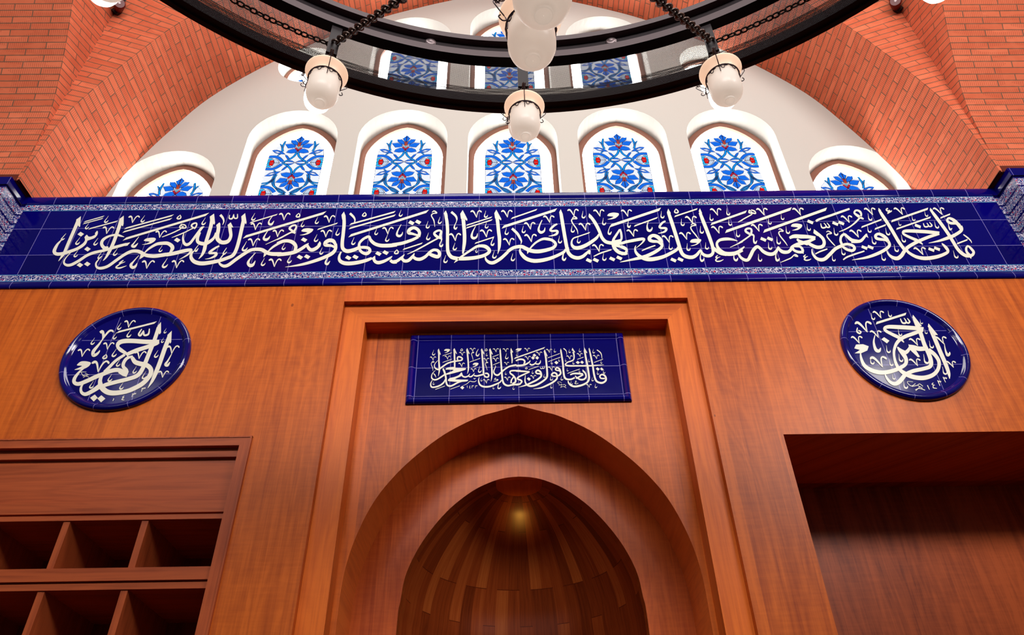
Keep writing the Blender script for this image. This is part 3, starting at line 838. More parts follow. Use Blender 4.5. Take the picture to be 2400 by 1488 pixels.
'roundel_left': [(130,720,5.834,'''
B 850 342 1370 210 30
V 1000 280 102
H 900 215 95
H 1035 305 110
S 612 350 34 645 335 40 658 400 34 640 455 12
S 640 450 14 590 520 30 522 605 46 520 660 46 565 645 36 600 610 20 608 590 8
S 640 450 14 690 380 24 740 328 26 780 325 28 795 345 16
H 540 420 95
V 710 580 100
V 365 680 112
E 680 680 32
H 835 570 112
H 838 345 95
V 585 890 160
P 280 800 345 740 420 738 495 757 460 810 385 850 240 862 330 825 375 800
S 400 830 12 330 885 28 265 970 46 260 1030 54 320 1050 54 430 1010 56 560 950 58 640 920 56 750 875 58 860 860 60 950 905 80
P 900 860 1005 880 972 955 920 940 860 900
S 950 650 36 830 730 38 740 820 40 670 890 42
S 620 1070 70 520 1140 58 420 1190 52 362 1170 44 350 1110 34 380 1050 18 412 1028 8
P 1445 205 1445 350 1425 375 1400 330 1385 310 1400 255
S 1412 280 52 1360 440 54 1280 640 56 1200 830 58 1130 930 58 1010 980 56 850 1020 54 700 1060 54 630 1090 40
P 1592 325 1585 480 1572 500 1550 465 1520 470 1535 380
S 1555 420 58 1500 560 60 1430 760 60 1370 910 58 1320 1020 38 1265 1108 6
S 1420 475 56 1250 475 62 1050 462 62 920 468 62 860 500 56 855 545 46 900 590 54 975 640 36 992 682 12
S 1400 490 46 1270 540 56 1100 595 56 970 650 46
S 1060 672 26 980 700 42 935 760 46 930 815 48 975 870 50 960 930 40
S 1050 690 50 1090 750 64 1160 775 66 1250 795 66 1305 850 66 1295 930 62 1200 1040 62 1080 1110 62 960 1155 62 800 1175 70 700 1155 76 630 1090 76 612 1010 56 640 930 36
V 1145 710 108
H 1405 590 102
V 1592 640 116
S 1590 640 10 1540 730 22 1505 785 36 1535 795 34 1567 750 8
V 1465 965 96
H 1518 290 68
H 1482 420 68
H 885 715 98
H 1110 810 98
H 1240 880 105
H 775 915 105
H 930 1025 102
H 522 1010 102
P 540 1195 580 1240 525 1290 475 1240
P 630 1205 685 1252 625 1302 575 1250
S 1182 300 12 1140 370 24 1165 388 28 1210 322 20
S 1210 340 20 1215 385 26 1272 370 26 1287 295 14
S 800 1250 12 788 1285 8
S 945 1215 10 920 1235 12 945 1240 8
S 935 1240 10 910 1265 12 945 1272 8
S 1102 1172 9 1094 1188 11 1082 1177 8 1074 1194 11 1058 1183 9 1055 1200 11 1045 1230 8
S 1232 1097 9 1224 1113 11 1212 1102 8 1204 1119 11 1188 1108 9 1186 1125 11 1176 1158 8
S 425 885 5 355 890 7 370 920 7 395 945 7
S 370 940 7 410 930 7 462 925 7
S 380 962 7 420 945 7 460 958 7
S 405 905 6 440 920 6 425 950 6
''')],
'roundel_right': [(1960,700,6.075,'''
B 568 350 990 218 32
V 640 280 106
H 735 170 92
H 495 205 98
V 442 480 158
S 300 415 12 292 470 22 330 498 22 348 475 20 312 452 14
V 602 560 108
S 550 520 10 532 620 28 560 725 46 608 745 46 632 700 10
V 330 640 108
P 255 710 280 655 380 650 460 680 440 740 350 780 260 780 335 732
S 342 770 14 355 860 38 405 960 54 520 1030 60 660 1055 62 800 1030 60 920 980 56 985 930 54 990 860 56 950 790 60 900 730 46 868 690 16
V 660 980 160
H 480 830 108
H 710 665 108
P 680 550 755 600 720 638 640 580
H 755 860 98
S 1240 435 56 1100 420 58 900 408 60 750 402 54 690 420 46 705 460 42 800 512 46 900 562 46 962 625 12
S 1230 450 46 1120 490 54 960 550 54 870 620 50 825 720 40 822 820 36 850 930 44 900 1010 50 980 1070 62 1100 1118 66 1240 1130 66 1370 1090 60 1445 1010 54 1460 900 52 1400 800 54 1310 730 60
S 980 1080 60 900 1180 66 830 1215 56 755 1180 40 705 1110 28 692 1070 8
P 1090 232 1215 390 1190 400 1150 405 1080 270
S 1105 290 40 1150 390 54 1200 500 58 1250 650 58 1310 780 60 1345 890 62 1335 965 58 1240 1000 56 1100 1030 56 1000 1070 56
P 1310 355 1445 520 1420 520 1380 525 1300 400
S 1330 420 46 1400 570 58 1480 760 60 1550 920 58 1600 1060 46 1612 1140 8
S 1280 710 60 1180 715 66 1100 690 56 1045 670 30
P 1025 650 1100 680 1190 830 1160 835 1080 760 1040 720
S 1050 690 36 1020 740 50 980 768 56 930 745 46 880 705 26
H 880 440 92
V 1160 670 108
H 1320 600 108
H 885 790 112
V 1160 960 108
H 1240 790 138
H 1190 295 68
H 1255 435 68
V 1532 650 112
S 1535 640 8 1552 740 22 1580 805 40 1608 790 34 1612 760 8
V 1670 985 98
H 1510 970 112
H 955 1170 112
H 795 1075 78
S 910 285 12 940 345 24 985 348 26 990 320 18 962 278 10
S 985 330 20 1020 350 24 1043 330 22 1010 282 10
S 1295 1235 14 1325 1297 8
S 1378 1200 10 1360 1222 12 1400 1235 8
S 1380 1235 10 1378 1270 14 1430 1280 8
S 1488 1172 9 1482 1190 12 1468 1170 9 1460 1186 12 1440 1164 9 1452 1190 11 1475 1242 8
S 1570 1122 9 1564 1142 12 1548 1120 9 1540 1138 12 1518 1116 9 1530 1142 11 1555 1192 8
S 1090 1185 6 1015 1180 6 1020 1210 8 1070 1245 9 1125 1210 8
S 1075 1252 8 1150 1235 9 1185 1215 8 1232 1250 8
S 1120 1300 8 1180 1280 10 1262 1305 10
S 1130 1312 8 1170 1275 8 1190 1250 8
S 1160 1240 8 1225 1278 8
''')],
'panel': [(990,800,10.435,'''
H 280 210 135
V 265 470 98
S 230 510 14 262 492 16 288 510 18 240 520 16 215 547 14 225 590 16 250 650 16 260 725 6
P 400 178 450 320 440 335 415 300 380 290 375 220
S 402 260 46 405 350 44 405 500 44 415 650 48 410 750 36 388 855 6
S 380 470 8 310 550 18 295 620 28 335 675 40 400 688 46 500 620 42 600 550 42 700 512 42 790 492 42 880 480 40 955 465 40 975 425 42 930 390 44 875 385 40 855 420 38 865 460 38
P 520 235 565 190 640 190 685 205 650 255 590 285 530 290 600 265 610 240
B 497 357 718 285 16
B 497 517 722 437 16
V 620 445 92
P 785 168 845 300 840 318 800 270 760 250 755 205
S 782 240 48 785 350 46 790 500 46 790 600 42 792 650 38
P 555 700 600 642 780 625 805 655 1080 655 1050 705 780 780 590 825 555 800 800 705 640 692
P 490 690 510 655 550 710 580 800 540 810
S 515 690 36 540 760 48 562 830 50 575 900 48 582 1000 46 612 1075 46 680 1098 48 760 1070 44 850 1020 42 960 980 40 1110 958 30
S 575 795 36 470 870 42 370 930 42 290 945 42 235 910 38 225 850 26 255 780 18 322 712 6
S 560 930 26 520 1010 42 430 1080 44 320 1118 44 235 1122 42 205 1080 38 208 1020 28 245 950 10
B 317 1178 550 1095 16
B 687 1172 915 1090 16
P 975 1090 1025 1135 980 1180 925 1135
S 275 790 22 310 830 26 332 887 6
H 280 980 86
P 610 970 660 900 780 880 900 830 950 760 975 770 960 850 900 880 770 935 1000 940 1130 940 1100 985 900 1000 700 985
S 958 790 36 985 855 40 1050 878 42 1120 850 32 1162 795 8
S 1130 860 34 1190 870 38 1245 825 28 1277 778 8
S 1260 835 34 1330 850 40 1420 830 42 1500 808 44
S 1510 830 42 1540 870 40 1600 875 40 1622 830 40 1590 787 40 1530 787 40
E 960 210 32
V 980 355 96
V 965 630 104
P 1098 168 1155 300 1150 320 1110 280 1080 275 1070 215
S 1100 260 44 1107 350 44 1120 500 42 1125 650 42 1120 720 32 1100 797 6
V 1235 255 92
S 1215 277 12 1235 265 16 1256 278 18 1212 290 14 1200 312 14 1225 390 16 1240 465 6
S 1372 190 8 1325 270 22 1320 340 36 1360 355 36 1395 300 8
B 1157 510 1413 420 16
P 1220 580 1260 530 1340 525 1380 545 1340 600 1280 625 1215 630 1290 600 1310 575
V 1255 755 92
H 1405 610 160
S 1250 900 10 1275 920 20 1302 903 8
S 990 1087 6 1090 1040 12 1160 980 14 1210 987 16 1250 990 18 1290 985 16 1322 958 10
S 1095 1085 12 1102 1142 8
S 1170 1085 8 1152 1110 10 1170 1120 8
S 1165 1120 8 1150 1145 10 1182 1150 8
S 1252 1078 9 1246 1096 11 1233 1084 8 1228 1098 11 1214 1086 9 1212 1110 11 1210 1147 8
S 1342 1078 9 1336 1096 11 1322 1084 8 1316 1098 11 1302 1086 9 1298 1110 11 1292 1147 8
P 1455 178 1515 300 1510 325 1475 285 1440 270 1430 210
S 1458 250 46 1467 400 44 1482 600 44 1492 750 44 1500 830 40
E 1560 210 32
H 1575 280 82
V 1570 500 92
S 1550 520 12 1578 507 16 1600 525 18 1560 532 14 1540 557 14 1560 620 16 1587 712 6
P 1658 170 1720 310 1712 332 1675 285 1645 270 1630 215
S 1660 255 46 1672 400 44 1692 600 44 1702 750 44 1696 880 34 1675 987 6
V 1805 270 96
B 1712 383 1867 325 16
V 1800 500 98
B 1727 579 1887 517 16
S 1390 880 12 1374 960 32 1405 1060 44 1500 1112 48 1640 1108 48 1780 1060 44 1900 1000 36 1930 950 30
P 1905 168 1925 240 1880 240
S 1902 230 42 1915 400 44 1930 600 46 1945 800 48 1960 950 48 2000 1045 52 2090 1088 48 2200 1068 46 2400 1048 46
S 1780 590 8 1792 628 16 1772 662 22 1745 750 34 1780 815 44 1850 828 46 1920 770 42 2010 692 44 2120 622 44 2250 590 48 2300 585 48
S 1800 895 14 1762 933 16 1792 935 16 1848 940 22 1820 967 18 1735 985 6
S 1877 1000 12 1848 1110 22 1855 1152 34 1895 1148 32 1925 1110 6
H 1740 1090 80
H 2230 1095 90
V 1570 1030 104
H 1445 900 80
V 2045 265 92
H 2060 295 145
V 2065 585 78
H 2040 740 80
V 2085 965 98
P 2165 165 2220 270 2190 280 2150 230
S 2168 250 42 2182 350 42 2195 450 38 2190 540 22
S 2400 722 40 2200 722 40 2145 745 38 2155 790 42 2220 840 46 2275 920 48 2272 1000 48 2200 1040 44
S 2235 870 36 2178 950 38 2168 1030 44
P 2275 215 2320 172 2430 172 2400 225 2320 262 2275 262 2350 235
H 2312 290 75
B 2252 418 2985 160 36
'''),(1210,800,10.435,'''
V 275 255 92
V 290 460 98
V 570 355 98
P 440 300 490 345 450 385 400 340
P 410 360 455 410 410 450 362 405
P 510 360 555 405 515 450 465 410
S 0 600 52 120 592 52 220 570 48 320 510 34 342 465 10
S 330 550 36 370 580 40 440 560 36 502 485 10
S 470 550 36 540 560 40 585 520 32 592 465 12
S -10 480 36 80 445 44 170 452 46 208 500 46 185 560 36
E 245 660 28
B 302 698 543 615 16
S 588 635 10 600 670 18 640 660 18 647 607 8
S 640 650 14 660 670 18 688 650 16 685 598 8
H 400 710 86
P 695 200 765 360 760 378 730 340 690 320 670 250
S 702 300 50 722 400 48 742 600 50 757 800 52 740 895 50 640 985 50 500 1065 54 380 1097 54 290 1085 48 232 1030 42 212 950 32 226 830 10
S -10 728 44 150 735 46 325 748 34
S 325 752 30 150 830 42 45 885 42 35 925 42 100 950 46 135 990 46 80 1050 38 0 1075 30
S 615 820 44 590 750 50 530 712 46 480 745 44 500 788 42 580 800 42 610 830 40
S 612 800 46 600 870 48 500 950 48 380 1010 48 250 1070 42 140 1105 24 50 1128 4
P 300 880 355 920 315 970 258 915
V 425 920 94
H 685 805 86
B 767 408 1065 300 16
B 782 499 1080 390 16
V 815 285 98
H 940 180 95
S 1155 175 28 1205 215 26 1228 260 18 1232 332 6
H 1300 190 95
P 1085 175 1110 230 1072 240
S 1088 220 42 1110 350 46 1140 550 48 1155 750 50 1180 880 52 1240 930 50 1340 930 46 1430 890 42
P 978 480 1030 525 985 568 930 522
H 1045 420 76
H 865 470 92
V 870 725 108
S 1085 770 44 1060 685 48 1000 645 44 958 680 40 985 710 36 1050 720 40 1085 760 40
S 1088 740 40 1080 800 46 1020 850 42
S 1000 880 42 985 800 46 920 772 46 865 815 44 890 848 40 970 860 38
S 995 860 44 990 920 46 900 1000 48 750 1080 48 600 1140 36 420 1165 6
H 850 850 110
H 855 1060 92
H 1110 850 108
S 1110 1020 7 1075 1000 8 1015 998 8 1022 1030 9 1060 1055 10
S 1040 1082 9 1100 1062 9 1135 1070 9 1175 1055 9
S 1080 1132 9 1150 1105 10 1222 1142 10
S 1105 1040 8 1095 1130 8
S 1180 1055 9 1212 1090 9 1165 1110 8
S 2140 577 8 2000 588 28 1800 600 40 1500 602 42 1300 602 44 1220 590 44 1205 560 38 1260 512 34 1350 482 36 1405 440 34 1412 350 40 1390 260 42
P 1372 160 1440 265 1430 280 1400 255 1355 220
V 1315 445 98
H 1205 425 72
H 1395 480 86
V 1565 380 92
H 1550 170 98
B 1492 443 1645 390 16
P 1500 480 1555 520 1510 560 1455 520
P 1605 475 1650 515 1615 555 1560 515
P 1662 150 1735 280 1725 295 1690 270 1650 240
S 1668 230 48 1700 400 50 1740 600 52 1770 800 52 1778 915 52 1740 1000 48 1620 1070 52 1450 1108 54 1345 1085 48 1285 1030 42 1265 970 26
P 1785 160 1805 220 1765 200
S 1787 200 36 1830 400 46 1870 600 48 1900 800 50 1940 940 52 2000 1000 52 2100 1018 54 2185 965 50 2190 890 50 2150 830 50 2090 815 42 2045 850 42 2070 905 38 2165 910 40
S 1970 210 26 2040 260 28 2080 320 24 2095 425 10
V 1970 435 104
B 1902 519 2118 440 16
H 2075 470 78
H 1885 190 106
H 1775 430 82
P 1980 640 2040 680 2000 725 1945 680
P 2080 640 2135 685 2100 720 2050 680
H 1990 720 96
H 2140 690 100
H 1860 880 96
H 1940 1040 102
V 1790 1135 88
H 1250 660 76
B 1252 788 1550 682 16
H 1545 690 72
S 1320 820 36 1400 790 46 1520 790 50 1630 802 44
S 1640 815 40 1540 870 40 1460 910 42
S 1440 845 28 1480 890 38 1570 938 46 1660 928 46 1705 870 42 1690 790 42 1640 730 40
P 1620 690 1690 750 1680 770 1620 740
H 1345 965 102
S 1470 965 8 1442 985 16 1482 995 8
S 1465 1002 12 1432 1025 16 1460 1045 16 1522 1028 8
''')],
}
HK=((0,0,.03),(-.09,.35,.07),(-.19,.66,.14),(-.17,.86,.22),(.0,.93,.24),(.18,.83,.16),(.27,.62,.04))
VL=((-.80,-.72,.08),(-.77,-.78,.2),(-.58,-.88,.26),(-.36,-.70,.22),(-.12,-.25,.14),(-.03,-.02,.05))
VR=((0,0,.05),(.05,-.42,.13),(.16,-.78,.15),(.34,-.93,.17),(.53,-.85,.22),(.60,-.76,.18),(.62,-.70,.06))
def letter_polys(items, smooth=5):
    """photo-pixel polygons of every stroke: list of lists of quads/loops"""
    out=[]
    for ox,oy,s,txt in items:
        def sw(pts):   # smooth swept stroke -> (left,right) outline
            n=len(pts); P=[]
            for i in range(n-1):
                p0=pts[max(i-1,0)];p1=pts[i];p2=pts[i+1];p3=pts[min(i+2,n-1)]
                k=smooth if n>2 else 1
                for j in range(k):
                    t=j/k
                    P.append(tuple(.5*((2*b)+(c-a)*t+(2*a-5*b+4*c-d)*t*t+(-a+3*b-3*c+d)*t**3) for a,b,c,d in zip(p0,p1,p2,p3)))
            P.append(tuple(pts[-1]))
            L=[];R=[]
            for i,(x,y,w) in enumerate(P):
                a=P[max(i-1,0)];b=P[min(i+1,len(P)-1)]
                dx,dy=b[0]-a[0],b[1]-a[1]; l=(dx*dx+dy*dy)**.5 or 1
                w=max(w*(.86 if s > 9 else .96),1.5)
                L.append((x-dy/l*w/2,y+dx/l*w/2)); R.append((x+dy/l*w/2,y-dx/l*w/2))
            out.append(('strip',[(ox+x/s,oy+y/s) for x,y in L],[(ox+x/s,oy+y/s) for x,y in R]))
        def loop(pts):
            if len(pts) >= 9:
                for w in (.2, .25):
                    pts = [q for a, c in zip(pts, pts[1:]+pts[:1]) for q in ((a[0]+(c[0]-a[0])*w, a[1]+(c[1]-a[1])*w), (c[0]+(a[0]-c[0])*w, c[1]+(a[1]-c[1])*w))]
            out.append(('loop',[(ox+x/s,oy+y/s) for x,y in pts],None))
        for ln in txt.strip().split('\n'):
            c=ln.split(); k=c[0]; v=[float(q) for q in c[1:]]
            px=ox+v[0]/s; py=oy+v[1]/s
            sh=(px-1152.6)/(py+1476.7)
            if k=='S': sw([tuple(v[i:i+3]) for i in range(0,len(v),3)])
            elif k=='P': loop([tuple(v[i:i+2]) for i in range(0,len(v),2)])
            elif k=='B':
                x1,y1,x2,y2,w=v; ny=w*1.12/2; nx=ny*(.73-sh)
                loop([(x1-nx,y1+ny),(x2-nx,y2+ny),(x2+nx,y2-ny),(x1+nx,y1-ny)])
            elif k in 'HV':
                h=v[2]
                for A in ((HK,) if k=='H' else (VL,VR)):
                    sw([(v[0]+a*h+sh*b*h, v[1]+b*h, w*h*.88) for a,b,w in A])
            elif k=='D':
                q=s/8.571
                e1x,e1y=92*q,45*q; e2y=-52*q; e2x=38*q+sh*e2y; e1x+=sh*e1y
                x,y=v[:2]
                loop([(x-e1x/2-e2x/2,y-e1y/2-e2y/2),(x+e1x/2-e2x/2,y+e1y/2-e2y/2),(x+e1x/2+e2x/2,y+e1y/2+e2y/2),(x-e1x/2+e2x/2,y-e1y/2+e2y/2)])
            elif k=='E':
                r=v[2]; x,y=v[:2]
                sw([(x+r*a+sh*r*b,y+r*b,r*w) for a,b,w in ((.15,-1.15,.1),(-.5,-.3,.45),(-.8,.45,.55),(-.2,.75,.6),(.6,.55,.6),(.75,-.05,.55),(.35,-.65,.45),(.1,-.9,.3))])
    return out

def lettering(items, Y, thick=0.0012):
    bm = bmesh.new()
    for i, (k, L, R) in enumerate(letter_polys(items)):
        y = Y-thick-0.00013*(i % 9)
        if k == 'loop':
            v = [bm.verts.new((q[0], y, q[1])) for q in (on_wall(a, b, Y) for a, b in L)]
            for tri in tessellate_polygon([[Vector((p[0], p[1], 0)) for p in L]]): bm.faces.new([v[i] for i in tri])
        else:
            A = [on_wall(*p, Y) for p in L]; B = [on_wall(*p, Y) for p in R]
            for j in range(len(A)-1):                       # a hair of depth between the pieces where a turn folds over itself
                yy = y-0.000014*(j % 9); c = [bm.verts.new((q[0], yy, q[1])) for q in (A[j], A[j+1], B[j+1], B[j])]
                bm.faces.new(c[:3]); bm.faces.new((c[0], c[2], c[3]))
    bm.normal_update(); bmesh.ops.reverse_faces(bm, faces=[f for f in bm.faces if f.normal.y > 0])
    return bm
fr = thing('calligraphy_frieze', (0, 0, 4.07), 'long navy blue tile band across the wall with large white Arabic calligraphy', 'tile frieze')
XE = 2.749
def strip(bm, prof, x0, x1, n=1):
    rows = [[(x0, y, z), (x1, y, z)] for y, z in prof]; acc = [0.0]
    for (ya, za), (yb, zb) in zip(prof, prof[1:]): acc.append(acc[-1]+math.hypot(ya-yb, za-zb))
    grid(bm, rows, [[(x0, a), (x1, a)] for a in acc])
bm = bmesh.new(); box(bm, -XE, XE, -0.003, -0.0003, 4.166, 4.643); f_ = obj('tile_field', bm, M['frieze'], fr, loc=(0, 0, 0))
for nm, z0, z1 in (('lower_scroll_band', 4.120, 4.167), ('upper_scroll_band', 4.642, 4.692)):
    bm = bmesh.new(); X1 = XE
    strip(bm, [(-0.0003, z0), (-0.004, z0), (-0.004, z1), (-0.0003, z1)], -X1, X1)
    l = bm.loops.layers.uv.verify()
    for f in bm.faces:
        for lp in f.loops: lp[l].uv = (lp.vert.co.x, (lp.vert.co.z-z0)/(z1-z0)*0.05)
    obj(nm, bm, M['ornament'], fr, loc=(0, 0, 0))
bm = bmesh.new(); strip(bm, [(-0.0003, 4.070), (-0.006, 4.0715), (-0.012, 4.077), (-0.0125, 4.086), (-0.009, 4.108), (-0.0045, 4.120), (-0.0003, 4.1215)], -XE, XE); obj('lower_border', bm, M['border'], fr, loc=(0, 0, 0), smooth=True)
bm = bmesh.new(); strip(bm, [(-0.0003, 4.690), (-0.0045, 4.692), (-0.008, 4.700), (-0.010, 4.720), (-0.010, 4.744), (-0.006, 4.754), (-0.0003, 4.757)], -XE, XE); obj('upper_border', bm, M['border'], fr, loc=(0, 0, 0), smooth=True)
obj('lettering', lettering(LETTERS['frieze'], -0.003), M['letter'], fr)
# tiled returns where the frieze turns onto the piers
for s, nm in ((-1, 'left'), (1, 'right')):
    rt = thing('tile_return', (s*2.78, -0.07, 4.07), 'patterned tile courses turning the %s corner at the %s end of the calligraphy band' % (nm, nm), 'tile panel')
    path = [(s*XE, 0.0-0.002), (s*2.781, -0.002), (s*2.781, -0.152), (s*3.45, -0.152)]
    acc = [0.0]
    for a, b in zip(path, path[1:]): acc.append(acc[-1]+math.hypot(a[0]-b[0], a[1]-b[1]))
    bm = bmesh.new(); z0, z1 = 4.122, 4.690
    grid(bm, [[(x, y, z) for x, y in path] for z in (z0, z1)], [[(a, z-z0) for a in acc] for z in (z0, z1)]); obj('scroll_courses', bm, M['ornament_stack'], rt)
    for pn, zz in (('cap_border', (4.690, 4.757)), ('foot_border', (4.070, 4.122))):
        bm = bmesh.new(); p2 = [(s*XE, -0.010), (s*2.772, -0.010), (s*2.772, -0.160), (s*3.45, -0.160)]
        p3 = [(s*XE, -0.001), (s*2.79, -0.001), (s*2.79, -0.142), (s*3.45, -0.142)]
        rows = [[(x, y, zz[0]) for x, y in p3], [(x, y, zz[0]+0.004) for x, y in p2], [(x, y, zz[1]-0.004) for x, y in p2], [(x, y, zz[1]) for x, y in p3]]
        grid(bm, rows); obj(pn, bm, M['border'], rt)
    bm = bmesh.new(); x0, x1 = sorted((s*2.79, s*3.5)); box(bm, x0, x1, -0.14, 0.5, 4.07, 4.75); x0, x1 = sorted((s*2.7495, s*2.79)); box(bm, x0, x1, 0.001, 0.5, 4.07, 4.75); obj('pier_core', bm, M['mortar'], rt)

# ------------------------------------------------------------------ roundels and plaque
for s, key, lab in ((-1, 'roundel_left', 'round navy tile disc with white Arabic calligraphy above the pigeonhole cabinet'), (1, 'roundel_right', 'round navy tile disc with white Arabic calligraphy above the dark alcove')):
    c = (s*1.8695, 0.0, 3.6315); t = thing('tile_roundel', c, lab, 'tile roundel', 'calligraphy roundels on the wood wall')
    bm = bmesh.new(); N = 96
    rings = []
    for r, y in ((0.262, -0.008),): rings.append([(c[0]+r*math.cos(2*PI*k/N), y, c[2]+r*math.sin(2*PI*k/N)) for k in range(N)])
    bm.faces.new([bm.verts.new(p) for p in rings[0]]); obj('tile_field', bm, M['roundel'], t)
    bm = bmesh.new()
    prof = [(0.2995, 0.0), (0.2995, -0.008), (0.2965, -0.017), (0.289, -0.023), (0.279, -0.023), (0.270, -0.016), (0.2655, -0.010), (0.2615, -0.008)]
    grid(bm, [[(c[0]+r*math.cos(2*PI*k/N), y, c[2]+r*math.sin(2*PI*k/N)) for k in range(N)] for r, y in prof], None, 0, close=True)
    obj('rim', bm, M['rim'], t, smooth=True)
    obj('lettering', lettering(LETTERS[key], -0.008), M['letter'], t)
pc = (0.0016, Y2, 3.6325); t = thing('tile_plaque', pc, 'rectangular navy tile plaque with two-line white Arabic calligraphy above the pointed arch', 'tile plaque')
bm = bmesh.new(); box(bm, pc[0]-0.505, pc[0]+0.505, Y2-0.010, Y2-0.001, 3.466, 3.799); obj('tile_field', bm, M['plaque'], t)
PX0, PX1, PZ0, PZ1 = pc[0]-0.5405, pc[0]+0.5405, 3.4285, 3.8340
inn = 0.041
prof = [(0.0, 0.0), (0.0, -0.010), (0.006, -0.019), (0.016, -0.023), (0.026, -0.019), (0.034, -0.011), (0.036, -0.0135), (0.0415, -0.0105)]
bm = bmesh.new()
ring = [[(PX0+d, Y2+y, PZ0+d), (PX1-d, Y2+y, PZ0+d), (PX1-d, Y2+y, PZ1-d), (PX0+d, Y2+y, PZ1-d)] for d, y in prof]
grid(bm, ring, None, 0, close=True); obj('rim', bm, M['plaque_rim'], t)
obj('lettering', lettering(LETTERS['panel'], Y2-0.010), M['letter'], t)

# ------------------------------------------------------------------ brick arches of the square bay
YF, YT, XS = -0.14, 0.48, 2.757
PROF = spline([(2.742, 4.755), (2.70, 5.28), (2.60, 5.62), (2.455, 5.98), (2.265, 6.365), (1.945, 6.76), (1.56, 7.12), (1.147, 7.435), (0.80, 7.62), (0.476, 7.76), (0.22, 7.84), (0.0, 7.875)], 5)
full = mirror_profile(PROF)
def arch_mesh(bm, T, depth0, depth1, wall, lean):
    """soffit between depth0 and depth1 along the arch curve plus the face from the curve to the corner line; T maps (across, depth, z) to world"""
    acc = [0.0]
    for a, b in zip(full, full[1:]): acc.append(acc[-1]+math.hypot(a[0]-b[0], a[1]-b[1]))
    off = 0.0
    rows = [[T(x, depth0, z), T(x, depth1, z)] for x, z in full]
    grid(bm, rows, [[(0.0, a), (abs(depth1-depth0), a)] for a in acc])
    n = len(full); rows = []; uvs = []
    for i, (x, z) in enumerate(full):
        a, b = full[max(i-1, 0)], full[min(i+1, n-1)]; dx, dz = b[0]-a[0], b[1]-a[1]; l = math.hypot(dx, dz); nx, nz = dz/l, -dx/l
        if z < 4.8: nz = 0.0; nx = math.copysign(1, x)
        # run outwards along the radius to the corner line
        lim = 2.0; d = lim
        for k in range(2000):
            q = k*0.001; zz = z+nz*q
            if abs(x+nx*q) >= wall-lean*max(zz-4.8, 0): d = q; break
        d = max(d, 0.004)
        off_ = lean*max(z+nz*d-4.8, 0)
        rows.append([T(x, depth0, z), T(x+nx*d, depth0, z+nz*d)]); uvs.append([(0.0, acc[i]), (d, acc[i])])
    grid(bm, rows, uvs)
bm = bmesh.new(); arch_mesh(bm, lambda a, d, z: (a, d, z), YF, YT, XS, 0.0); tag(obj('wall_arch_front', bm, M['brick']), kind='structure')
YCEN = YF-XS+0.025
for s, nm in ((-1, 'left'), (1, 'right')):
    bm = bmesh.new(); arch_mesh(bm, lambda a, d, z: (s*d, YCEN+a, z), XS, XS+0.62, XS, 0.0)
    tag(obj('wall_arch_%s' % nm, bm, M['brick']), kind='structure')
    bm = bmesh.new(); box(bm, *sorted((s*2.765, s*3.45)), -0.135, 0.5, 4.752, 4.80); tag(obj('wall_seat_%s' % nm, bm, M['mortar']), kind='structure')

# ------------------------------------------------------------------ white lunette with twelve arched windows
WIN = [(-3, 5.752), (-2, 6.206), (-1, 6.206), (0, 6.190), (1, 6.206), (2, 6.190), (3, 5.752)]
UPW = [(-1, 7.484), (0, 7.650), (1, 7.484)]
ROUND = [(-1.585, 6.800, 0.235), (1.600, 6.800, 0.235)]
PITCH_W, X0W = 0.788, 0.016
wins = [(k*PITCH_W*(0.995 if abs(k) == 3 else 1)+X0W, T, 5.02, 1.0) for k, T in WIN]+[(k*PITCH_W+X0W*0.5, T, 6.46, 0.9) for k, T in UPW]
YG = 0.61; HW = 0.320; NA = 20
def circle(cx, cz, r, n=40): return [(cx+r*math.cos(2*PI*k/n), cz+r*math.sin(2*PI*k/n)) for k in range(n)]
def opening(cx, T, zb, hw=HW, point=0.0):
    """outline of a window opening: right foot, round head, left foot"""
    zs = T-0.318; out = [(cx+hw, zb)]
    for j in range(NA+1):
        a = PI*j/NA; c, s = math.cos(a), math.sin(a)
        z = zs+(T-zs)*s
        if point: z = zs-0.03+(T-zs+0.03)*((1-point)*s+point*(1-abs(c)**1.35))
        out.append((cx+hw*c, z))
    return out+[(cx-hw, zb)]
bm = bmesh.new()
outer = [(2.742, 4.752)]+[(x, z) for x, z in full if z > 4.76]+[(-2.742, 4.752)]
plate_with_holes(bm, outer, [opening(cx, T, zb) for cx, T, zb, sz in wins]+[circle(*q) for q in ROUND], YT)
for q in ROUND: grid(bm, [[(x, y, z) for x, z in circle(q[0], q[1], q[2]-d)] for y, d in ((YT, 0), (YT+0.06, 0.004), (YG+0.03, 0.008))], None, 0, close=True)
for cx, T, zb, sz in wins:
    a = opening(cx, T, zb); b = opening(cx, T, zb, HW-0.002, 0.30)
    mid = [((p[0]*.5+q[0]*.5), (p[1]*.62+q[1]*.38)) for p, q in zip(a, b)]
    grid(bm, [[(x, YT, z) for x, z in a], [(x, (YT+YG)/2, z) for x, z in mid], [(x, YG+0.03, z) for x, z in b]])
    grid(bm, [[(a[0][0], YT, zb), (a[-1][0], YT, zb)], [(a[0][0], YG+0.03, zb), (a[-1][0], YG+0.03, zb)]])
tag(obj('wall_lunette', bm, M['plaster']), kind='structure')

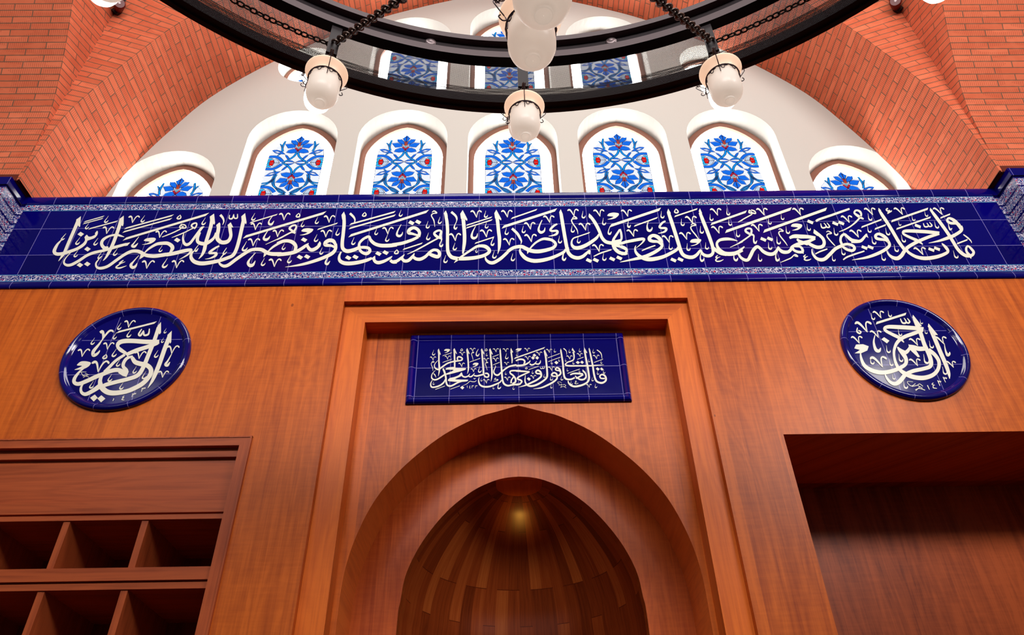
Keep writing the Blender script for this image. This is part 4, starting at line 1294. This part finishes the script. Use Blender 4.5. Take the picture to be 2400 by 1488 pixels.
# stained glass: one half of the repeat, in the crop pixels of the fifth window, turned into metres on the glass plane
GY = YG+0.022
def gp(x, y):
    X, Z = on_wall(1340+x/6.7625, 240+y/6.7625, GY); return X-0.8045, Z-5.7928
PETALS = [('blue', '714 508 777 548 752 590 735 600 714 598 727 560'), ('blue', '752 612 800 568 862 560 852 602 802 636 770 640'), ('blue', '800 640 862 620 945 625 902 684 842 680 800 672'),
  ('blue', '757 742 778 702 832 700 892 720 920 752 852 765 792 757'), ('orange', '733 597 763 600 755 632 760 658 738 658'), ('pale', '762 655 785 632 803 655 778 672'), ('aqua', '739 664 768 668 742 706'),
  ('red', '744 740 743 712 777 676 804 682 760 740'),
  ('red', '1106 913 1110 885 1125 868 1165 876 1182 913'), ('pale', '1020 913 1050 872 1080 850 1118 862 1100 913'), ('cyan', '1186 913 1168 878 1204 868 1212 913'), ('cyan', '1122 852 1160 842 1202 848 1206 868 1166 872'),
  ('blue', '782 913 832 884 868 876 900 896 930 900 850 904'), ('blue', '868 850 905 806 945 788 935 815 910 850 893 872'),
  ('blue', '945 782 1000 735 1080 712 1160 712 1105 758 1040 776'), ('clear', '1010 760 1060 733 1118 733 1074 758'),
  ('sky', '938 913 945 896 963 890 982 898 988 913')]
VINES = [('sky', 24, '762 750 800 812 868 862 944 900'), ('blue', 40, '978 894 1040 838 1110 818 1208 820'), ('sky', 22, '985 738 995 680 972 610 950 570'), ('sky', 16, '995 690 1015 640 1045 614'),
  ('sky', 16, '1020 776 1062 802')]
EXTRA = [('sky', 22, '1070 1092 1108 1170 1094 1260 1010 1332 900 1388'), ('sky', 18, '1105 1170 1180 1222 1292 1238'), ('sky', 18, '1118 1192 1200 1250 1300 1278'), ('sky', 16, '890 1394 960 1340 1062 1302'), ('sky', 14, '900 1396 985 1378 1050 1310')]
NAMES_G = ['blue', 'sky', 'cyan', 'red', 'orange', 'pale', 'aqua', 'clear']
def nums(s): v = [float(q) for q in s.split()]; return list(zip(v[0::2], v[1::2]))
def sweep2(P, w):
    P = spline(P, 4); L = []; R = []
    for i, (x, z) in enumerate(P):
        a, b = P[max(i-1, 0)], P[min(i+1, len(P)-1)]; dx, dz = b[0]-a[0], b[1]-a[1]; l = math.hypot(dx, dz) or 1
        L.append((x-dz/l*w/2, z+dx/l*w/2)); R.append((x+dz/l*w/2, z-dx/l*w/2))
    return L, R
PXM = 1/6.7625/1747*4.9                                  # crop pixel to metres on the glass, roughly
ITEMS = []
for k, (c, s) in enumerate(PETALS):
    P = [gp(*p) for p in nums(s)]; g = 1.13 if c == 'blue' and k < 4 else 1.0
    mx_, mz_ = sum(p[0] for p in P)/len(P), sum(p[1] for p in P)/len(P)
    P = [(max(0.0, mx_+(x-mx_)*g), mz_+(z-mz_)*g) for x, z in P]
    ITEMS.append((c, P, None, 0))
    if 8 <= k <= 11: ITEMS.append((c, [(x, 0.327-z) for x, z in P], None, 1))
for lst, ex in ((VINES, 0), (EXTRA, 1)):
    for c, w, s in lst:
        P = [gp(*p) for p in nums(s)]
        if ex: P = [(x, -z) for x, z in P]
        L, R = sweep2(P, w*0.00062); ITEMS.append((c, L+R[::-1], (L, R), ex))
        if c == 'blue': L, R = [[(x, 0.327-z) for x, z in W] for W in (L, R)]; ITEMS.append((c, L+R[::-1], (L, R), 1))
def win_thing(n, cx, T, zb, sz):
    t = thing('window_%d' % n, (cx, YG, zb), kind='structure')
    a = opening(cx, T, zb, HW-0.003, 0.30); b = [(cx+(x-cx)*0.885, z if z <= zb else z-0.042) for x, z in a]
    bm = bmesh.new()
    for y, y2 in ((YG, YG+0.022),):
        grid(bm, [[(x, y+0.03, z) for x, z in a], [(x, y, z) for x, z in a], [(x, y-0.004, z) for x, z in [((p[0]+q[0])/2, (p[1]+q[1])/2) for p, q in zip(a, b)]], [(x, y, z) for x, z in b], [(x, y2+0.004, z) for x, z in b]])
    obj('frame', bm, M['frame'], t)
    bm = bmesh.new(); bm.faces.new([bm.verts.new((x, GY, z)) for x, z in b]); obj('pane', bm, M['milk'], t)
    # coloured panel
    M1 = T-0.416*(1.0 if sz == 1.0 else 0.9)-(0.0 if sz == 1.0 else 0.003)
    hw = 0.200; top = T-0.140*sz if sz == 1.0 else T-0.118; sp = top-0.212*sz
    bm = bmesh.new(); lead = bmesh.new()
    pan = [(cx+hw, zb), (cx+hw, sp), (cx+0.187, sp+0.085*sz), (cx+0.13, sp+0.155*sz), (cx+0.06, sp+0.195*sz), (cx, top), (cx-0.06, sp+0.195*sz), (cx-0.13, sp+0.155*sz), (cx-0.187, sp+0.085*sz), (cx-hw, sp), (cx-hw, zb)]
    f = bm.faces.new([bm.verts.new((x, GY-0.002, z)) for x, z in pan]); f.material_index = 7
    def line(P, w, y=GY-0.006, mi=0):
        L, R = [], []
        for i, (x, z) in enumerate(P):
            p, q = P[max(i-1, 0)], P[min(i+1, len(P)-1)]; dx, dz = q[0]-p[0], q[1]-p[1]; l = math.hypot(dx, dz) or 1
            L.append((x-dz/l*w/2, z+dx/l*w/2)); R.append((x+dz/l*w/2, z-dx/l*w/2))
        grid(lead, [[(x, y, z) for x, z in L], [(x, y, z) for x, z in R]], None, mi)
    line(pan, 0.0035, mi=0)
    kcell = 0
    for cell in range(5):
        base = M1-0.654*sz*(cell//2); sg = 1 if cell % 2 == 0 else -1
        if base-0.33*sz < zb-0.4: break
        for ci, (c, P, LR, ex) in enumerate(ITEMS):
            if ex and cell == 0: continue
            if not ex and False: continue
            for mx in (1, -1):
                q = [(cx+mx*x, base+sg*z*sz) for x, z in P]
                if min(z for x, z in q) < zb+0.01: continue
                q = [(cx+max(-hw, min(hw, x-cx)), z) for x, z in q]
                y = GY-0.0035-0.00004*ci
                if LR:
                    L, R = [[(cx+max(-hw, min(hw, mx*x)), base+sg*z*sz) for x, z in W] for W in LR]
                    grid(bm, [[(x, y, z) for x, z in L], [(x, y, z) for x, z in R]], None, NAMES_G.index(c))
                    line(L, 0.0036); line(R, 0.0036)
                else:
                    bm.faces.new([bm.verts.new((x, y, z)) for x, z in q]).material_index = NAMES_G.index(c); line(q+q[:1], 0.0036)
    obj('stained_panel', bm, [M[k] for k in NAMES_G], t)
    # thin joints of the white border glass
    jl = []
    for x0 in (-1, 1):
        jl.append([(cx+x0*0.245, zb), (cx+x0*0.245, sp+0.02)])
        for k in range(8):
            z = sp-0.02-0.125*k
            if z > zb+0.02: jl.append([(cx+x0*hw, z), (cx+x0*0.275, z)])
        jl.append([(cx+x0*0.125, sp+0.16*sz), (cx+x0*0.165, sp+0.255*sz)])
    jl.append([(cx, top), (cx, T-0.05)])
    for P in jl: line(P, 0.0022, GY-0.003, 1)
    obj('lead_lines', lead, [M['lead'], M['joint']], t)
for n, w in enumerate(wins): win_thing(n+1, *w)
for n, (cx, cz, r) in enumerate(ROUND):
    t = thing('window_%d' % (len(wins)+1+n), (cx, YG, cz), kind='structure'); bm = bmesh.new()
    grid(bm, [[(x, y, z) for x, z in circle(cx, cz, q)] for q, y in ((r-0.006, YG+0.03), (r-0.006, YG), (r-0.02, YG-0.004), (r-0.038, YG), (r-0.038, YG+0.026))], None, 0, close=True); obj('frame', bm, M['frame'], t)
    bm = bmesh.new(); bm.faces.new([bm.verts.new((x, GY, z)) for x, z in circle(cx, cz, r-0.036)]); obj('pane', bm, M['milk'], t)
    bm = bmesh.new(); lead = bmesh.new()
    for k in range(8):
        a = 2*PI*k/8
        pet = [(cx+math.cos(a+d)*q, cz+math.sin(a+d)*q) for d, q in ((0, 0.03), (-0.22, 0.07), (-0.12, 0.1), (0, 0.125), (0.12, 0.1), (0.22, 0.07))]
        bm.faces.new([bm.verts.new((x, GY-0.003, z)) for x, z in pet]).material_index = 0
        tube(lead, [(x, GY-0.005, z) for x, z in pet], 0.0014, 4, closed=True)
    bm.faces.new([bm.verts.new((x, GY-0.003, z)) for x, z in circle(cx, cz, 0.027, 16)]).material_index = 3
    obj('stained_panel', bm, [M[k] for k in NAMES_G], t); obj('lead_lines', lead, [M['lead'], M['joint']], t)

# ------------------------------------------------------------------ ring chandelier
CC = (0.005, -2.98)
ch = thing('ring_chandelier', (CC[0], CC[1], 3.65), 'large dark steel ring chandelier with perforated sides spanning the top of the picture', 'chandelier')
A0, A1, SG = -PI*0.62, PI*0.62, 150
def ring_part(name, prof, mat, uv=False, smooth=False):
    bm = bmesh.new(); lathe(bm, prof, (CC[0], CC[1], 0), SG, A0-PI*0.0, A1, 0, uv); return obj(name, bm, mat, ch, smooth=smooth)
ring_part('lower_rail', [(1.567, 3.650), (1.590, 3.650), (1.590, 3.643), (1.606, 3.643), (1.609, 3.660), (1.609, 3.690), (1.567, 3.690), (1.567, 3.650)], M['steel'])
ring_part('mesh_floor', [(1.516, 3.652), (1.568, 3.652)], M['mesh'], True)
ring_part('mesh_wall', [(1.600, 3.690), (1.600, 3.905)], M['mesh'], True)
ring_part('upper_rail', [(1.525, 3.800), (1.494, 3.800), (1.494, 3.834), (1.510, 3.836), (1.510, 3.884), (1.488, 3.886), (1.488, 3.912), (1.525, 3.916), (1.525, 3.800)], M['steel2'])
ring_part('channel_lining', [(1.5095, 3.836), (1.5085, 3.845), (1.5085, 3.880), (1.5095, 3.884)], M['steel'])
ring_part('underside_plate', [(1.494, 3.7985), (1.526, 3.7985), (1.526, 3.79), (1.494, 3.796)], M['steel'])
ANG = [-69.5, -46.2, -23.6, 0.0, 23.4, 46.0, 69.0]
def at_ring(a, R, z): a = math.radians(a); return (CC[0]+R*math.sin(a), CC[1]+R*math.cos(a), z)
for a in ANG:
    bm = bmesh.new(); p, q = Vector(at_ring(a, 1.508, 3.645)), Vector(at_ring(a, 1.508, 3.805))
    w = 0.017; rad = Vector((math.sin(math.radians(a)), math.cos(math.radians(a)), 0)); tan = Vector((rad.y, -rad.x, 0))
    rows = [[c+tan*w*i+rad*0.008*j for i, j in ((-1, -1), (1, -1), (1, 1), (-1, 1))] for c in (p, q)]
    grid(bm, rows, None, 0, close=True); bm.faces.new([bm.verts.new(c) for c in rows[0]])
    tube(bm, [p+Vector((0, 0, -0.002))+(tan*math.cos(2*PI*k/12)+Vector((0, 0, 1))*math.sin(2*PI*k/12))*0.014 for k in range(12)], 0.004, 6, closed=True)
    obj('post', bm, M['steel'], ch)
for a in (-34.6, -11.9, 11.7, 34.7):
    bm = bmesh.new(); c = Vector(at_ring(a, 1.506, 3.860)); rad = Vector((math.sin(math.radians(a)), math.cos(math.radians(a)), 0)); tan = Vector((rad.y, -rad.x, 0)); up = Vector((0, 0, 1))
    rows = [[c-rad*h+(tan*math.cos(2*PI*k/36)+up*math.sin(2*PI*k/36))*r*(0.93 if (k % 2 and 0.004 < r < 0.019) else 1.0) for k in range(36)] for r, h in ((0.0195, 0.0), (0.019, 0.003), (0.0165, 0.006), (0.012, 0.0075), (0.006, 0.0105), (0.003, 0.0115))]
    grid(bm, rows, None, 0, close=True); bm.faces.new([bm.verts.new(q) for q in rows[-1]]); obj('rosette', bm, M['silver'], ch)
for a in (-46.2, -23.6, 0.0, 23.4, 46.0):
    bm = bmesh.new(); tube(bm, [at_ring(a, 1.605, 3.885), at_ring(a, 1.70, 3.96), at_ring(a, 1.78, 3.970)], 0.007, 6); obj('lamp_arm', bm, M['steel'], ch)
bm = bmesh.new(); lathe(bm, [(0.84, 3.17), (0.88, 3.17), (0.88, 3.21), (0.84, 3.21), (0.84, 3.17)], (CC[0], CC[1], 0), 72); obj('inner_ring', bm, M['steel2'], ch)
bm = bmesh.new(); lathe(bm, [(0.645, 2.975), (0.675, 2.975), (0.675, 3.01), (0.645, 3.01), (0.645, 2.975)], (CC[0], CC[1], 0), 72); obj('inner_ring', bm, M['steel2'], ch)
for s in (-1, 1):
    bm = bmesh.new(); chain_links(bm, at_ring(s*23.5, 1.500, 3.700), (CC[0]+s*0.140, -2.132, 3.19)); obj('inner_chain', bm, M['chain'], ch)
for a, b in ((-46.2, -23.6), (23.4, 46.0), (-69.5, -46.2), (46.0, 69.0)):
    bm = bmesh.new(); n = 6; pts = [at_ring(a+(b-a)*i/n, 1.560, 3.775) for i in range(n+1)]
    for p, q in zip(pts, pts[1:]): chain_links(bm, p, q, 0.024, 0.0030)
    obj('swag_chain', bm, M['chain'], ch)

# lamps -----------------------------------------------------------------
def make_lamp(label, pos, mat, group, rot=0.0, hang=0.10, first=[None]):
    """bell cup over a long drop of glass; origin at the neck"""
    t = thing('glass_lamp', pos, label, 'lamp', group); t.rotation_euler.z = rot
    if first[0]:
        for c0 in first[0].children:
            c = c0.copy(); COL.objects.link(c); c.parent = t
            if c0.name.startswith(('cup', 'bulb')) and mat == M['lit']:
                c.data = c0.data.copy(); c.data.materials[0] = mat
            for s0 in c0.children:
                s = s0.copy(); COL.objects.link(s); s.parent = c
        return t
    first[0] = t; o = Vector(pos)
    bm = bmesh.new(); lathe(bm, [(0.0475, 0.0), (0.049, 0.010), (0.055, 0.022), (0.0625, 0.032), (0.064, 0.036), (0.061, 0.036), (0.053, 0.024), (0.046, 0.010), (0.045, 0.0)], o, 40); obj('cup', bm, M['cup'] if mat == M['frosted'] else mat, t, smooth=True)
    bm = bmesh.new(); lathe(bm, [(0.046, 0.002), (0.0465, -0.020), (0.0475, -0.050), (0.0465, -0.068), (0.042, -0.084), (0.033, -0.097), (0.022, -0.104), (0.0165, -0.1058), (0.0158, -0.1120), (0.0142, -0.1145), (0.0125, -0.1128), (0.0005, -0.1130)], o, 40); obj('bulb', bm, mat, t, smooth=True)
    bm = bmesh.new(); R = 0.0492
    ringp = [o+Vector((R*math.cos(2*PI*k/36), R*math.sin(2*PI*k/36), 0.001)) for k in range(36)]; tube(bm, ringp, 0.0022, 6, closed=True)
    for k in range(9):
        a = 2*PI*k/9; c = o+Vector((R*math.cos(a), R*math.sin(a), -0.0085)); tn = Vector((-math.sin(a), math.cos(a), 0))
        tube(bm, [c+tn*0.0052*math.cos(2*PI*i/8)+Vector((0, 0, 0.0068))*math.sin(2*PI*i/8) for i in range(8)], 0.0013, 5, closed=True)
        for sgn in (-1, 1):
            tube(bm, [c+tn*sgn*0.004+Vector((0, 0, 0.004)), c+tn*sgn*0.009+Vector((0, 0, 0.0035)), c+tn*sgn*0.0145+Vector((0, 0, 0.0015))], [0.0018, 0.0022, 0.0006], 5)
    obj('neck_band', bm, M['wire'], t)
    for k in range(3):
        a = 2*PI*k/3+0.5; d = Vector((math.cos(a), math.sin(a), 0)); bm = bmesh.new()
        arm = spline([o+d*0.0505+Vector((0, 0, -0.030)), o+d*0.0505+Vector((0, 0, 0.0)), o+d*0.066+Vector((0, 0, 0.028)), o+d*0.079+Vector((0, 0, 0.052)), o+d*0.073+Vector((0, 0, 0.060)), o+d*0.066+Vector((0, 0, 0.054))], 4)
        tube(bm, arm, 0.0014, 5)
        tube(bm, spline([o+d*0.0505, o+d*0.060+Vector((0, 0, -0.006)), o+d*0.068+Vector((0, 0, 0.004)), o+d*0.064+Vector((0, 0, 0.012))], 4), 0.0015, 5)
        hk = obj('hook', bm, M['wire'], t)
        bm = bmesh.new(); chain_links(bm, o+d*0.073+Vector((0, 0, 0.058)), o+Vector((0, 0, hang+0.04)), 0.014, 0.0016); obj('lamp_chain', bm, M['chain'], hk)
    return t
NECK = 3.494
inn_l = {-23.6: 'frosted glass lamp with dark wire neck, left of the three hanging under the chandelier', 0.0: 'frosted glass lamp with warm-lit cup hanging before the middle stained glass window', 23.4: 'frosted glass lamp with dark wire neck, right of the three hanging under the chandelier'}
for a in (-46.2, -23.6, 0.0, 23.4, 46.0):
    lab = inn_l.get(a) or ('dull frosted lamp cut off at the %s picture top, before a lit one' % ('left' if a < 0 else 'right'))
    make_lamp(lab, at_ring(a, 1.497, NECK), M['frosted'], 'glass lamps on the inner side of the chandelier ring', math.radians(-a))
out_l = {-46.2: 'brightly lit lamp at the top left corner against brick', -23.6: 'brightly lit white lamp half behind the left hanging lamp', 0.0: 'pale lamp almost hidden behind the middle hanging lamp', 23.4: 'brightly lit white lamp half behind the right hanging lamp', 46.0: 'brightly lit lamp at the top right corner against brick'}
for a in out_l:
    make_lamp(out_l[a], at_ring(a, 1.780, 3.855 if a == 0 else 3.826), M['frosted'] if a == 0 else M['lit'], 'glass lamps on the outer side of the chandelier ring', math.radians(-a)+0.4)
make_lamp('large pale frosted lamp at top centre, lower one of the two overlapping', (-0.009, -2.118, 2.912), M['frosted'], 'near lamps at top centre', 0.9)
make_lamp('large pale frosted lamp at top centre, nearest one, cut by the picture top', (-0.004, -2.316, 2.725), M['frosted'], 'near lamps at top centre', 0.2)

# ------------------------------------------------------------------ small fittings in the brick corners
for s, p, lab in ((-1, (-2.70, -0.19, 6.47), 'small black and dark red light fitting in the left brick corner near the top'), (1, (2.70, -0.19, 6.44), 'small black and dark red light fitting in the right brick corner near the top')):
    t = thing('spotlight', p, lab, 'light fitting', 'light fittings in the brick corners'); o = Vector(p)
    d = Vector((-s*0.5, -0.75, -0.45)).normalized()
    bm = bmesh.new(); tube(bm, [o-d*0.03, o+d*0.02, o+d*0.05, o+d*0.062], [0.028, 0.036, 0.040, 0.034], 14); obj('lamp_head', bm, M['darkred'], t)
    bm = bmesh.new(); tube(bm, [o+d*0.058, o+d*0.064], [0.009, 0.008], 12); obj('lens', bm, M['silver'], t)
    bm = bmesh.new(); tube(bm, [o-d*0.02+Vector((0, 0, 0.0)), o+Vector((s*0.02, 0.02, 0.08)), o+Vector((s*0.03, 0.03, 0.16))], 0.018, 8); tube(bm, [o+Vector((s*0.02, 0.03, 0.02)), o+Vector((s*0.045, 0.04, -0.01))], 0.03, 8); obj('bracket', bm, M['black'], t)
    bm = bmesh.new()
    for k in range(5): tube(bm, spline([o+Vector((0.01*k-0.02, 0, 0.02)), o+Vector((0.02*(k-2), -0.03, 0.05+0.01*k)), o+Vector((s*0.02, 0.01, 0.13))], 4), 0.005, 5)
    obj('cable', bm, M['black'], t)
